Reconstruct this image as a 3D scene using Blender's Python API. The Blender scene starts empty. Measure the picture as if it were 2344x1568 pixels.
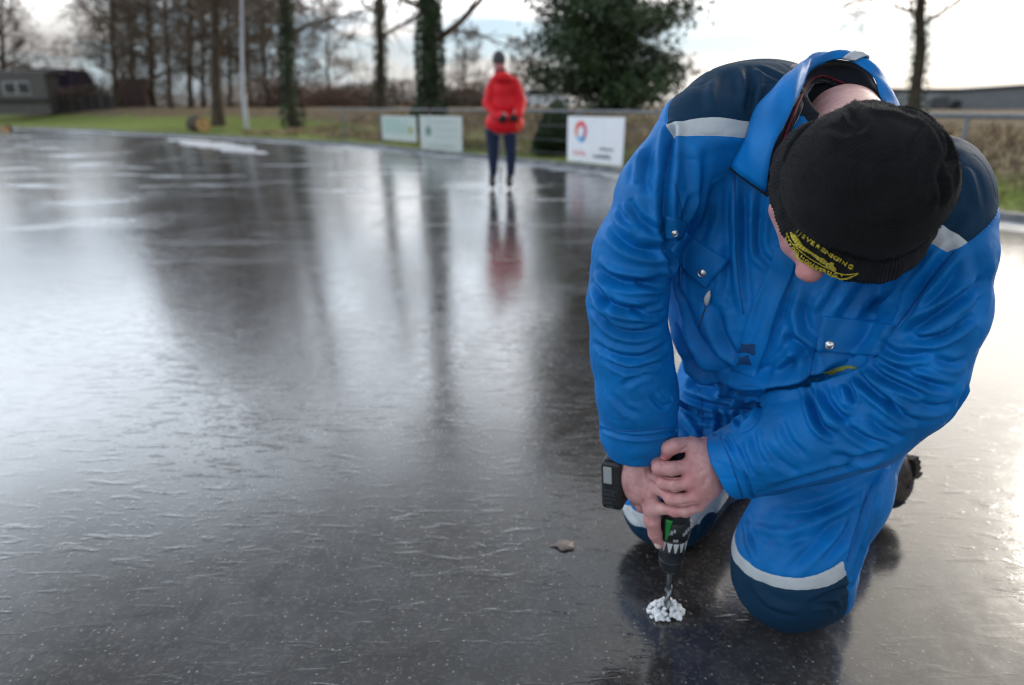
import bpy, bmesh, math, random
import numpy as np
from mathutils import Vector, Matrix, noise as mnoise
from mathutils.bvhtree import BVHTree
random.seed(7); np.random.seed(7)
R = math.radians
sc = bpy.context.scene
col = sc.collection

# ------------------------------------------------------------------ camera
TH = math.atan(544/1563.0)
cam_d = bpy.data.cameras.new('camera'); cam = bpy.data.objects.new('camera', cam_d); col.objects.link(cam)
cam.location = (0, 0, 1.0); cam.rotation_euler = (math.pi/2-TH, 0, 0)
cam_d.sensor_width = 36; cam_d.lens = 24.0; cam_d.clip_end = 2000; cam_d.clip_start = 0.05
cam_d.dof.use_dof = True; cam_d.dof.focus_distance = 1.06; cam_d.dof.aperture_fstop = 2.5
sc.camera = cam
F = 1563.0
CR = np.array([1., 0, 0]); CU = np.array([0, math.sin(TH), math.cos(TH)]); CF = np.array([0, math.cos(TH), -math.sin(TH)])
C0 = np.array([0, 0, 1.0])
def W(px, py, z):            # a measured point of the photograph (2344 x 1568 scale) at an estimated distance, as a place in the world
    return C0 + CR*((px-1172)/F*z) + CU*(-(py-784)/F*z) + CF*z
def G(px, py, h=0.0):        # the point at height h seen at px, py
    d = CR*((px-1172)/F) + CU*(-(py-784)/F) + CF
    t = (h-1.0)/d[2]
    return C0 + d*t
def camdir(x, y, t):         # right, up, towards the camera
    v = CR*x + CU*y - CF*t
    return v/np.linalg.norm(v)
def proj(p):
    q = np.asarray(p)-C0
    z = q@CF
    return 1172+F*(q@CR)/z, 784-F*(q@CU)/z, z

# ------------------------------------------------------------------ render / exposure
sc.render.engine = 'CYCLES'
sc.cycles.use_denoising = True
sc.cycles.max_bounces = 8; sc.cycles.transparent_max_bounces = 12
sc.cycles.use_adaptive_sampling = False
sc.cycles.filter_width = 1.15
sc.view_settings.view_transform = 'Standard'; sc.view_settings.look = 'None'
sc.view_settings.exposure = 0.52; sc.view_settings.gamma = 1.0

# ------------------------------------------------------------------ sun and sky
SUN_AZ, SUN_EL = R(48), R(24)      # azimuth measured from +Y towards +X
SUN_DIR = Vector((math.sin(SUN_AZ)*math.cos(SUN_EL), math.cos(SUN_AZ)*math.cos(SUN_EL), math.sin(SUN_EL)))
sun_d = bpy.data.lights.new('sun', 'SUN'); sun = bpy.data.objects.new('sun', sun_d); col.objects.link(sun)
sun_d.energy = 1.0; sun_d.angle = R(12); sun_d.color = (1.0, 0.93, 0.82)
sun.rotation_euler = (-SUN_DIR).to_track_quat('-Z', 'Y').to_euler()

w = bpy.data.worlds.new('World'); sc.world = w; w.use_nodes = True
nt = w.node_tree; nt.nodes.clear()
def N(tree, kind, **kw):
    n = tree.nodes.new(kind)
    for k, v in kw.items():
        if k.startswith('i_'):
            key = k[2:]
            n.inputs[int(key) if key.isdigit() else key.replace('_', ' ')].default_value = v
        else:
            setattr(n, k, v)
    return n
def math_n(tree, op, a, b=None, c=None, clamp=False):
    n = tree.nodes.new('ShaderNodeMath'); n.operation = op; n.use_clamp = clamp
    for i, v in enumerate((a, b, c)):
        if v is None: continue
        if isinstance(v, (int, float)): n.inputs[i].default_value = v
        else: tree.links.new(v, n.inputs[i])
    return n.outputs[0]
def ramp(tree, fac, stops, interp='LINEAR'):
    n = tree.nodes.new('ShaderNodeValToRGB'); cr = n.color_ramp; cr.interpolation = interp
    while len(cr.elements) > 1: cr.elements.remove(cr.elements[-1])
    cr.elements[0].position = stops[0][0]; cr.elements[0].color = tuple(stops[0][1])+(1,) if len(stops[0][1]) == 3 else stops[0][1]
    for p, c in stops[1:]:
        e = cr.elements.new(p); e.color = tuple(c)+(1,) if len(c) == 3 else c
    tree.links.new(fac, n.inputs[0]); return n.outputs[0]
def mixc(tree, fac, a, b, mode='MIX'):
    n = tree.nodes.new('ShaderNodeMix'); n.data_type = 'RGBA'; n.blend_type = mode
    for s, v in ((n.inputs[0], fac), (n.inputs[6], a), (n.inputs[7], b)):
        if isinstance(v, (int, float)): s.default_value = v
        elif isinstance(v, tuple): s.default_value = v if len(v) == 4 else v+(1,)
        else: tree.links.new(v, s)
    return n.outputs[2]

tc = N(nt, 'ShaderNodeTexCoord')
sep = N(nt, 'ShaderNodeSeparateXYZ'); nt.links.new(tc.outputs['Generated'], sep.inputs[0])
sky = N(nt, 'ShaderNodeTexSky', sky_type='NISHITA', sun_disc=False)
sky.sun_elevation = SUN_EL; sky.sun_rotation = SUN_AZ
bg_sky = N(nt, 'ShaderNodeBackground'); nt.links.new(mixc(nt, 0.6, sky.outputs[0], (5.2, 6.9, 8.6)), bg_sky.inputs[0]); bg_sky.inputs[1].default_value = 0.09
# cloud layer: project the direction on a flat deck of cloud
zc = math_n(nt, 'MAXIMUM', sep.outputs[2], 0.0)
den = math_n(nt, 'ADD', zc, 0.16)
ux = math_n(nt, 'DIVIDE', sep.outputs[0], den); uy = math_n(nt, 'DIVIDE', sep.outputs[1], den)
cmb = N(nt, 'ShaderNodeCombineXYZ'); nt.links.new(ux, cmb.inputs[0]); nt.links.new(uy, cmb.inputs[1]); cmb.inputs[2].default_value = 3.7
n1 = N(nt, 'ShaderNodeTexNoise', i_Scale=0.9, i_Detail=7.0, i_Roughness=0.52, i_Distortion=0.25); nt.links.new(cmb.outputs[0], n1.inputs['Vector'])
n2 = N(nt, 'ShaderNodeTexNoise', i_Scale=0.45, i_Detail=5.0, i_Roughness=0.5, i_Distortion=0.2); nt.links.new(cmb.outputs[0], n2.inputs['Vector'])
mask = ramp(nt, n1.outputs[0], [(0.42, (0.0,)*3), (0.54, (1, 1, 1))])
mask = math_n(nt, 'MAXIMUM', mask, ramp(nt, sep.outputs[2], [(0.15, (0,)*3), (0.26, (.85,)*3)]))
# brightness of the cloud deck: grows towards the veiled sun
dotn = N(nt, 'ShaderNodeVectorMath', operation='DOT_PRODUCT'); nt.links.new(tc.outputs['Generated'], dotn.inputs[0]); dotn.inputs[1].default_value = SUN_DIR
dp = math_n(nt, 'MAXIMUM', dotn.outputs['Value'], 0.0)
wide = math_n(nt, 'MULTIPLY', math_n(nt, 'POWER', dp, 4.0), 0.7)
core = math_n(nt, 'MULTIPLY', math_n(nt, 'POWER', dp, 22.0), 1.0)
base = ramp(nt, n2.outputs[0], [(0.38, (0.50,)*3), (0.60, (1.0,)*3)])
elev = ramp(nt, sep.outputs[2], [(0.0, (.33,)*3), (0.08, (.34,)*3), (0.17, (.6,)*3), (0.26, (.75,)*3), (0.38, (.75,)*3), (0.56, (0.5,)*3), (1.0, (0.40,)*3)])
elev = math_n(nt, 'MULTIPLY', elev, math_n(nt, 'MULTIPLY_ADD', sep.outputs[1], .45, 1.15))
elev = math_n(nt, 'MULTIPLY', elev, math_n(nt, 'MULTIPLY_ADD', math_n(nt, 'MAXIMUM', sep.outputs[0], 0.0), math_n(nt, 'MULTIPLY_ADD', ramp(nt, sep.outputs[2], [(0.08, (0,)*3), (0.22, (1,)*3)]), -1.6, 0.8), 1.0))
elev = math_n(nt, 'MULTIPLY', elev, math_n(nt, 'MULTIPLY_ADD', ramp(nt, sep.outputs[2], [(0.07, (0,)*3), (0.17, (1,)*3), (0.40, (1,)*3), (0.58, (0,)*3)]), 2.7, 1.0))
bsum = math_n(nt, 'ADD', math_n(nt, 'ADD', math_n(nt, 'MULTIPLY', base, elev), wide), core)
hz = ramp(nt, sep.outputs[2], [(0.0, (1.0, 0.95, 0.88)), (0.10, (1.0, 0.98, 0.96)), (0.20, (0.84, 0.91, 1.0)), (1.0, (0.76, 0.88, 1.0))])
warm = math_n(nt, 'POWER', dp, 6.0)
bg_c = N(nt, 'ShaderNodeBackground'); nt.links.new(mixc(nt, math_n(nt, 'MINIMUM', math_n(nt, 'MULTIPLY', warm, 1.4), 1.0), hz, (1.0, .93, .835)), bg_c.inputs[0]); nt.links.new(bsum, bg_c.inputs[1])
mx = N(nt, 'ShaderNodeMixShader'); nt.links.new(mask, mx.inputs[0]); nt.links.new(bg_sky.outputs[0], mx.inputs[1]); nt.links.new(bg_c.outputs[0], mx.inputs[2])
wo = N(nt, 'ShaderNodeOutputWorld'); nt.links.new(mx.outputs[0], wo.inputs[0])

# ------------------------------------------------------------------ object helpers
def tag(o, label=None, cat=None, group=None, kind=None):
    if label: o['label'] = label
    if cat: o['category'] = cat
    if group: o['group'] = group
    if kind: o['kind'] = kind
    return o
def empty(name, loc):
    o = bpy.data.objects.new(name, None); col.objects.link(o); o.location = loc; o.empty_display_size = .1; return o
def world_of(q):
    L = Matrix.LocRotScale(q.location, q.rotation_euler, q.scale)
    return L if q.parent is None else world_of(q.parent) @ q.matrix_parent_inverse @ L
def parent_to(o, p):
    if p is not None:
        o.parent = p; o.matrix_parent_inverse = world_of(p).inverted()
def mesh_obj(name, V, Fs, mat=None, parent=None, smooth=True):
    me = bpy.data.meshes.new(name)
    V = np.asarray(V, dtype=np.float32)
    if isinstance(Fs, np.ndarray):
        n, k = Fs.shape
        me.vertices.add(len(V)); me.vertices.foreach_set('co', V.ravel())
        me.loops.add(n*k); me.loops.foreach_set('vertex_index', Fs.astype(np.int32).ravel())
        me.polygons.add(n); me.polygons.foreach_set('loop_start', np.arange(0, n*k, k, dtype=np.int32))
        me.update(calc_edges=True)
    else:
        me.from_pydata(V.tolist(), [], Fs); me.update()
    me.validate()
    me.polygons.foreach_set('use_smooth', [smooth]*len(me.polygons))
    o = bpy.data.objects.new(name, me); col.objects.link(o)
    if mat: me.materials.append(mat)
    parent_to(o, parent)
    return o
class MB:
    """collects simple shapes into one mesh"""
    def __init__(s): s.v = []; s.f = []
    def add(s, V, Fs):
        n = len(s.v); s.v += [tuple(x) for x in V]; s.f += [tuple(i+n for i in f) for f in Fs]
    def box(s, c, half, rot=None):
        V = [(Vector((x*half[0], y*half[1], z*half[2]))) for x in (-1, 1) for y in (-1, 1) for z in (-1, 1)]
        if rot is not None: V = [rot @ v for v in V]
        V = [v+Vector(c) for v in V]
        s.add(V, [(0, 1, 3, 2), (4, 6, 7, 5), (0, 4, 5, 1), (2, 3, 7, 6), (0, 2, 6, 4), (1, 5, 7, 3)])
    def tube(s, pts, radii, n=8, cap=True):
        pts = [Vector(p) for p in pts]; up = None; rings = []
        for i, p in enumerate(pts):
            t = (pts[min(i+1, len(pts)-1)]-pts[max(i-1, 0)])
            t = t.normalized() if t.length > 1e-9 else Vector((0, 0, 1))
            if up is None: up = t.orthogonal().normalized()
            up = (up-t*up.dot(t)); up = up.normalized() if up.length > 1e-6 else t.orthogonal().normalized()
            b = t.cross(up)
            r = radii[i] if hasattr(radii, '__len__') else radii
            rings.append([p+(up*math.cos(a)+b*math.sin(a))*r for a in (2*math.pi*k/n for k in range(n))])
        V = [v for rg in rings for v in rg]; Fs = []
        for i in range(len(rings)-1):
            for k in range(n):
                a = i*n+k; b2 = i*n+(k+1) % n
                Fs.append((a, b2, b2+n, a+n))
        if cap:
            Fs.append(tuple(reversed(range(n)))); Fs.append(tuple(range((len(rings)-1)*n, len(rings)*n)))
        s.add(V, Fs)
    def lathe(s, o, ax, prof, n=32):      # prof: list of (distance along ax, radius)
        o = Vector(o); ax = Vector(ax).normalized()
        s.tube2([o+ax*h for h, r in prof], [r for h, r in prof], ax, n)
    def tube2(s, pts, radii, ax, n):
        u = ax.orthogonal().normalized(); b = ax.cross(u); V = []
        for p, r in zip(pts, radii):
            V += [p+(u*math.cos(a)+b*math.sin(a))*r for a in (2*math.pi*k/n for k in range(n))]
        Fs = []
        for i in range(len(pts)-1):
            for k in range(n):
                a = i*n+k; b2 = i*n+(k+1) % n; Fs.append((a, b2, b2+n, a+n))
        Fs.append(tuple(reversed(range(n)))); Fs.append(tuple(range((len(pts)-1)*n, len(pts)*n)))
        s.add(V, Fs)
    def build(s, name, mat=None, parent=None, smooth=True, bevel=0):
        o = mesh_obj(name, np.array([tuple(v) for v in s.v]), s.f, mat, parent, smooth)
        if bevel:
            m = o.modifiers.new('bevel', 'BEVEL'); m.width = bevel; m.segments = 2; m.limit_method = 'ANGLE'
        if smooth:
            try:
                bm = bmesh.new(); bm.from_mesh(o.data)
                for e in bm.edges:
                    if len(e.link_faces) == 2 and e.calc_face_angle(0) > 0.7: e.smooth = False
                bm.to_mesh(o.data); bm.free()
            except Exception: pass
        return o

# ------------------------------------------------------------------ materials
def mat(name, colr=(0.5, 0.5, 0.5), rough=0.6, metal=0.0, spec=0.5, var=0.0, vscale=8.0, bump=0.0, bscale=60.0, sheen=0.0, coords='Object', detail=4.0, ior=None):
    m = bpy.data.materials.new(name); m.use_nodes = True; t = m.node_tree
    b = t.nodes['Principled BSDF']
    b.inputs['Roughness'].default_value = rough; b.inputs['Metallic'].default_value = metal
    b.inputs['Specular IOR Level'].default_value = spec
    if ior: b.inputs['IOR'].default_value = ior
    if sheen: b.inputs['Sheen Weight'].default_value = sheen; b.inputs['Sheen Roughness'].default_value = 0.4
    b.inputs['Base Color'].default_value = tuple(colr)+(1,)
    c = N(t, 'ShaderNodeTexCoord')
    if var:
        n = N(t, 'ShaderNodeTexNoise', i_Scale=vscale, i_Detail=detail); t.links.new(c.outputs[coords], n.inputs['Vector'])
        lo = tuple(max(0, x*(1-var)) for x in colr); hi = tuple(min(1, x*(1+var)) for x in colr)
        t.links.new(ramp(t, n.outputs[0], [(0.3, lo), (0.7, hi)]), b.inputs['Base Color'])
    if bump:
        n = N(t, 'ShaderNodeTexNoise', i_Scale=bscale, i_Detail=3.0); t.links.new(c.outputs[coords], n.inputs['Vector'])
        bp = N(t, 'ShaderNodeBump', i_Strength=bump, i_Distance=0.01); t.links.new(n.outputs[0], bp.inputs['Height']); t.links.new(bp.outputs[0], b.inputs['Normal'])
    return m
# ------------------------------------------------------------------ the rink: ice, kerb, banks
EDGE = [(-140, 60), (-60, 50), (-23, 32.2), (-13, 25.2), (-4.8, 18.8), (-1.9, 15.3), (.85, 11.8), (1.75, 10.4), (4.5, 6.0), (6.6, 1.5), (7.2, -4), (6, -14)]
def smooth_curve(pts, n=8):
    P = np.array(pts, float); out = []
    for i in range(len(P)-1):
        p0 = P[max(i-1, 0)]; p1 = P[i]; p2 = P[i+1]; p3 = P[min(i+2, len(P)-1)]
        for k in range(n):
            t = k/n
            out.append(0.5*((2*p1)+(-p0+p2)*t+(2*p0-5*p1+4*p2-p3)*t*t+(-p0+3*p1-3*p2+p3)*t**3))
    out.append(P[-1]); return np.array(out)
EC = smooth_curve(EDGE)
def edge_sd(x, y):
    """distance beyond the ice edge (positive outside), and arc length of the nearest edge point"""
    q = np.stack([np.asarray(x, float).ravel(), np.asarray(y, float).ravel()], 1)
    best = np.full(len(q), 1e9); sg = np.zeros(len(q)); ar = np.zeros(len(q)); L = 0
    for a, b in zip(EC[:-1], EC[1:]):
        d = b-a; l = np.hypot(*d); t = np.clip(((q-a)@d)/(l*l), 0, 1)
        r = q-(a+t[:, None]*d); dd = np.hypot(r[:, 0], r[:, 1])
        cr = d[0]*r[:, 1]-d[1]*r[:, 0]
        m = dd < best; best[m] = dd[m]; sg[m] = np.sign(cr[m]); ar[m] = L+t[m]*l; L += l
    return best*np.where(sg == 0, 1, sg), ar
def sstep(a, b, x):
    t = np.clip((x-a)/(b-a), 0, 1); return t*t*(3-2*t)
def nz(p, s, seed=0):
    rs = np.random.RandomState(seed); p = np.asarray(p)*s; o = np.zeros(len(p))
    for k in range(7):
        d = rs.normal(size=p.shape[1]); d *= (0.6+1.3*rs.rand())/np.linalg.norm(d); o += np.sin(p@d+rs.rand()*6.3)
    return o/3.2
def ground_h(x, y):
    d, ar = edge_sd(x, y)
    xx = np.asarray(x, float).ravel(); yy = np.asarray(y, float).ravel()
    d0 = np.interp(xx, [-10, -4, 0, 1.5, 3, 5], [3.5, 2.6, 2.1, 1.6, .75, .6])
    wd = np.interp(xx, [-10, 0, 4], [5, 3.0, 1.7])
    h = 0.07+0.04*sstep(.2, 2, d)+np.interp(xx, [-6, 1, 4], [.72, .68, .50])*sstep(0, 1, (d-d0)/wd)
    P2 = np.stack([xx, yy], 1)
    h += sstep(.3, 2, d)*(nz(P2, 2.2, 3)*.02+nz(P2, 6, 4)*.012)+sstep(2, 5, d)*nz(P2, .8, 5)*.035
    h = np.where(d < 0.12, -0.06, h)
    return h, d
# ground: one sheet out to the horizon, fine near the rink
def grid_sheet(name, xs, ys, fn, m):
    X, Y = np.meshgrid(xs, ys); h = fn(X, Y); V = np.stack([X.ravel(), Y.ravel(), h], 1)
    nx, ny = len(xs), len(ys); i = np.arange(ny-1)[:, None]*nx+np.arange(nx-1)[None]
    Fq = np.stack([i, i+1, i+nx+1, i+nx], -1).reshape(-1, 4)
    return mesh_obj(name, V, Fq, m)
def grow(a, b, step, far, k=1.12):
    r = list(np.arange(a, b, step)); s = step
    while r[-1] < far: s *= k; r.append(r[-1]+s)
    s = step
    while r[0] > -far: s *= k; r.insert(0, r[0]-s)
    return np.array(r)

mg = bpy.data.materials.new('grass_ground'); mg.use_nodes = True; t = mg.node_tree; b = t.nodes['Principled BSDF']
c = N(t, 'ShaderNodeTexCoord'); geo = N(t, 'ShaderNodeNewGeometry'); sp = N(t, 'ShaderNodeSeparateXYZ'); t.links.new(geo.outputs['Position'], sp.inputs[0])
na = N(t, 'ShaderNodeTexNoise', i_Scale=9.0, i_Detail=8.0, i_Roughness=0.7); t.links.new(geo.outputs['Position'], na.inputs['Vector'])
nb = N(t, 'ShaderNodeTexNoise', i_Scale=0.9, i_Detail=4.0); t.links.new(geo.outputs['Position'], nb.inputs['Vector'])
green = ramp(t, na.outputs[0], [(0.3, (0.07, 0.10, 0.022)), (0.5, (0.18, 0.23, 0.055)), (0.7, (0.32, 0.34, 0.12))])
brown = ramp(t, na.outputs[0], [(0.3, (0.05, 0.038, 0.024)), (0.5, (0.16, 0.12, 0.075)), (0.72, (0.42, 0.33, 0.20))])
hsel0 = math_n(t, 'ADD', sp.outputs[2], math_n(t, 'MULTIPLY', math_n(t, 'SUBTRACT', nb.outputs[0], 0.5), 0.5))
hsel = math_n(t, 'SUBTRACT', hsel0, math_n(t, 'MULTIPLY', math_n(t, 'MULTIPLY_ADD', sp.outputs[0], -.25, -.8, clamp=True), .22))
sel = ramp(t, hsel, [(0.15, (0, 0, 0)), (0.32, (1, 1, 1)), (0.85, (1, 1, 1)), (0.92, (0.45,)*3)])
t.links.new(mixc(t, sel, green, brown), b.inputs['Base Color']); b.inputs['Roughness'].default_value = 0.95; b.inputs['Specular IOR Level'].default_value = 0.1
bp = N(t, 'ShaderNodeBump', i_Strength=0.8, i_Distance=0.04); t.links.new(na.outputs[0], bp.inputs['Height']); t.links.new(bp.outputs[0], b.inputs['Normal'])
gx = grow(-16, 9, .16, 900); gy = grow(2, 27, .16, 900)
ground = grid_sheet('ground', gx, gy, lambda X, Y: ground_h(X, Y)[0], mg); tag(ground, kind='structure')

# ice
mi = bpy.data.materials.new('ice'); mi.use_nodes = True; t = mi.node_tree; b = t.nodes['Principled BSDF']
geo = N(t, 'ShaderNodeNewGeometry'); P = geo.outputs['Position']
def mapped(t, src, scale, rot=0.0):
    mp = N(t, 'ShaderNodeMapping'); mp.inputs['Scale'].default_value = scale; mp.inputs['Rotation'].default_value = (0, 0, rot); t.links.new(src, mp.inputs[0]); return mp.outputs[0]
# stones of the asphalt showing through
v1 = N(t, 'ShaderNodeTexVoronoi', i_Scale=150.0); t.links.new(P, v1.inputs['Vector'])
v2 = N(t, 'ShaderNodeTexVoronoi', i_Scale=75.0); t.links.new(P, v2.inputs['Vector'])
st_sel = ramp(t, v1.outputs['Color'], [(0.0, (0, 0, 0)), (0.60, (0, 0, 0)), (0.86, (1, 1, 1))])
dotm = ramp(t, v2.outputs['Distance'], [(0.13, (1, 1, 1)), (0.24, (0, 0, 0))])
dsel = ramp(t, N(t, 'ShaderNodeSeparateColor').outputs[0], [(0, (0, 0, 0)), (1, (1, 1, 1))])
scn = N(t, 'ShaderNodeSeparateColor'); t.links.new(v2.outputs['Color'], scn.inputs[0])
dpick = math_n(t, 'GREATER_THAN', scn.outputs[0], 0.72)
cl = N(t, 'ShaderNodeTexNoise', i_Scale=2.2, i_Detail=5.0, i_Roughness=0.6); t.links.new(P, cl.inputs['Vector'])
cl2 = N(t, 'ShaderNodeTexNoise', i_Scale=14.0, i_Detail=6.0, i_Roughness=0.65); t.links.new(P, cl2.inputs['Vector'])
asph = ramp(t, cl2.outputs[0], [(0.3, (0.017, 0.0145, 0.014)), (0.7, (0.042, 0.036, 0.034))])
asph = mixc(t, math_n(t, 'MULTIPLY', st_sel, 0.5), asph, (0.10, 0.095, 0.09))
stonec = ramp(t, scn.outputs[1], [(0.0, (0.34, 0.35, 0.36)), (0.75, (0.28, 0.26, 0.24)), (0.9, (0.34, 0.16, 0.08)), (1.0, (0.45, 0.45, 0.46))])
asph = mixc(t, math_n(t, 'MULTIPLY', math_n(t, 'MULTIPLY', dotm, dpick), 0.6), asph, stonec)
# pale cloudy ice and frost
frost = ramp(t, cl.outputs[0], [(0.42, (0, 0, 0)), (0.75, (1, 1, 1))])
col_ice = mixc(t, math_n(t, 'MULTIPLY', frost, 0.13), asph, (0.30, 0.35, 0.42))
# thin frosty streaks, mostly further out on the rink
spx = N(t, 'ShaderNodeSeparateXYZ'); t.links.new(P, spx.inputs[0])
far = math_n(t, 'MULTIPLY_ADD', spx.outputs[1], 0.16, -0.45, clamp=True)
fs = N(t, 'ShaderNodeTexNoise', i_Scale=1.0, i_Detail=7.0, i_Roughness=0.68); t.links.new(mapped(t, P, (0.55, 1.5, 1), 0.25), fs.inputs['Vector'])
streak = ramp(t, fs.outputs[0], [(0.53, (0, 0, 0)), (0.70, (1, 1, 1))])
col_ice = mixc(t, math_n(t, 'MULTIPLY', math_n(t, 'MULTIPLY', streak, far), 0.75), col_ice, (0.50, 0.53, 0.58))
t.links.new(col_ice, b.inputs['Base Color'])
b.inputs['IOR'].default_value = 1.85; b.inputs['Specular IOR Level'].default_value = 0.5
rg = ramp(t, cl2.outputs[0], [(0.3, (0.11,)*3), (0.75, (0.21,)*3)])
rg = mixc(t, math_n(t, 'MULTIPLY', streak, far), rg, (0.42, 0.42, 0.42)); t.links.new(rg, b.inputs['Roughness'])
# frozen ripples: long low ridges and small blisters
r1 = N(t, 'ShaderNodeTexNoise', i_Scale=1.0, i_Detail=3.0, i_Roughness=0.45, i_Distortion=0.6); t.links.new(mapped(t, P, (9, 34, 1), 0.22), r1.inputs['Vector'])
rid = ramp(t, r1.outputs[0], [(0.56, (0, 0, 0)), (0.63, (0.5,)*3), (0.70, (1, 1, 1))], 'EASE')
r2 = N(t, 'ShaderNodeTexNoise', i_Scale=1.0, i_Detail=2.0, i_Roughness=0.5); t.links.new(mapped(t, P, (38, 75, 1), 0.15), r2.inputs['Vector'])
bl = ramp(t, r2.outputs[0], [(0.56, (0, 0, 0)), (0.72, (1, 1, 1))], 'EASE')
r3 = N(t, 'ShaderNodeTexNoise', i_Scale=1.3, i_Detail=2.0); t.links.new(P, r3.inputs['Vector'])
patch = ramp(t, r3.outputs[0], [(0.36, (0.12,)*3), (0.62, (1, 1, 1))])
r4 = N(t, 'ShaderNodeTexNoise', i_Scale=3.0, i_Detail=3.0); t.links.new(P, r4.inputs['Vector'])
hgt = math_n(t, 'ADD', math_n(t, 'MULTIPLY', math_n(t, 'ADD', rid, math_n(t, 'MULTIPLY', bl, 0.35)), patch), math_n(t, 'MULTIPLY', r4.outputs[0], 0.5))
bp = N(t, 'ShaderNodeBump', i_Strength=0.21, i_Distance=0.004); t.links.new(hgt, bp.inputs['Height']); t.links.new(bp.outputs[0], b.inputs['Normal'])
pl = np.concatenate([EC, np.array([[-10, -60], [-140, -60]])])
ice = mesh_obj('ice', np.column_stack([pl, np.zeros(len(pl))]), [tuple(reversed(range(len(pl))))], mi, smooth=False)
tag(ice, kind='structure')
# long pale sheet of frosted ice far out on the rink
A_, B_ = G(398, 319), G(612, 352); rs = np.random.RandomState(2); up_, dn_ = [], []
for k in range(25):
    f = k/24; c_ = A_*(1-f)+B_*f; wv = (.95*math.sin(math.pi*f)**.6+.05)*(1+.35*rs.randn()*.5); up_.append((c_[0]+.1*rs.randn(), c_[1]+wv, .004)); dn_.append((c_[0]+.1*rs.randn(), c_[1]-wv*.9, .004))
tag(mesh_obj('frost_sheet', up_+dn_[::-1], [tuple(range(50))[::-1]], mat('frost', (.60, .62, .66), .5, var=.25, vscale=2), smooth=False), kind='structure')

# kerb round the rink and the white rim of frost on it
mk = mat('kerb_concrete', (0.15, 0.155, 0.16), 0.7, var=0.5, vscale=5, bump=0.4, bscale=40)
mf = mat('frost_rim', (0.40, 0.42, 0.45), 0.5, var=0.6, vscale=3.0, bump=0.6, bscale=25)
def strip_along(name, prof, m, seed=0, wob=0.0):
    T = np.gradient(EC, axis=0); T /= np.linalg.norm(T, axis=1)[:, None]; Nn = np.stack([-T[:, 1], T[:, 0]], 1)
    V = []; k = len(prof)
    for i, (p, n) in enumerate(zip(EC, Nn)):
        wv = 1+wob*math.sin(i*1.7+seed)
        for d, h in prof: V.append((*(p+n*d*wv), h))
    Fq = [(i*k+j, i*k+j+1, (i+1)*k+j+1, (i+1)*k+j) for i in range(len(EC)-1) for j in range(k-1)]
    return mesh_obj(name, V, Fq, m, smooth=False)
tag(strip_along('kerb', [(0.0, -.02), (0.0, .07), (.02, .085), (.16, .085), (.18, .07), (.18, 0.0)], mk), kind='structure')
tag(strip_along('frost_edge', [(-.34, .0035), (-.2, .010), (-.002, .018)], mf, wob=.45), kind='structure')
# ------------------------------------------------------------------ far planting, houses, fence
def gh(x, y): return float(ground_h([x], [y])[0][0])
def at(px, Z):          # ground point in column px at camera depth Z
    x = (px-1172)/F*Z; y = Z/math.cos(TH)*0.985
    # solve depth for a point at ground height
    for _ in range(4):
        h = gh(x, y); y = (Z-(1-h)*math.sin(TH))/math.cos(TH)
    return Vector((x, y, gh(x, y)))
M_bark = mat('bark', (0.075, 0.058, 0.045), 0.9, var=.5, vscale=6, bump=.6, bscale=20, spec=.1)
M_twig = mat('twigs', (0.125, 0.095, 0.072), 0.9, var=.4, vscale=2, spec=.1)
M_twig2 = mat('grey_twigs', (0.17, 0.13, 0.10), 0.9, var=.4, vscale=2, spec=.1)
M_ivy = mat('ivy_leaves', (0.030, 0.055, 0.022), 0.55, var=.8, vscale=1.5, spec=.4)
M_ever = mat('evergreen_leaves', (0.035, 0.060, 0.022), 0.5, var=.85, vscale=1.1, spec=.45)
M_hedge = mat('hedge_leaves', (0.12, 0.095, 0.07), 0.8, var=.7, vscale=2)
M_shrub = mat('shrub_twigs', (0.19, 0.12, 0.09), 0.9, var=.5, vscale=3)

def branchy(V, Fc, p, d, L, r, lev, rnd, maxlev, spread, droop, sides):
    """grow a limb into arrays; returns nothing"""
    segs = max(2, 5-lev); pts = [p.copy()]; dirs = []
    dd = d.copy()
    for i in range(segs):
        dd = (dd+Vector((rnd.gauss(0, .16), rnd.gauss(0, .16), rnd.gauss(0, .12)+droop))).normalized()
        pts.append(pts[-1]+dd*(L/segs)); dirs.append(dd.copy())
    n = sides[min(lev, len(sides)-1)]
    base = len(V); up = dirs[0].orthogonal().normalized()
    for i, q in enumerate(pts):
        t_ = dirs[min(i, segs-1)]; up = (up-t_*up.dot(t_)).normalized(); bt = t_.cross(up)
        rr = max(r*(1-.72*i/segs), .0115)
        for k in range(n):
            a = 2*math.pi*k/n; V.append(q+(up*math.cos(a)+bt*math.sin(a))*rr)
    for i in range(segs):
        for k in range(n):
            a = base+i*n+k; b_ = base+i*n+(k+1) % n; Fc.append((a, b_, b_+n, a+n))
    if lev >= maxlev: return
    nb = [0, 7, 7, 6, 5][min(lev+1, 4)]
    for k in range(nb):
        f = (k+1.0)/nb*(0.85)+rnd.uniform(0, .15); i = min(int(f*segs), segs-1)
        q = pts[i].lerp(pts[i+1], f*segs-i if f*segs-i <= 1 else 1)
        side = dirs[i].orthogonal().normalized(); side.rotate(Matrix.Rotation(rnd.uniform(0, 6.28), 3, dirs[i]))
        nd = (dirs[i]*rnd.uniform(.5, 1.0)+side*spread*rnd.uniform(.6, 1.1)).normalized()
        branchy(V, Fc, q, nd, L*rnd.uniform(.42, .66), r*(1-.6*f)*.5, lev+1, rnd, maxlev, spread, droop, sides)
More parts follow.
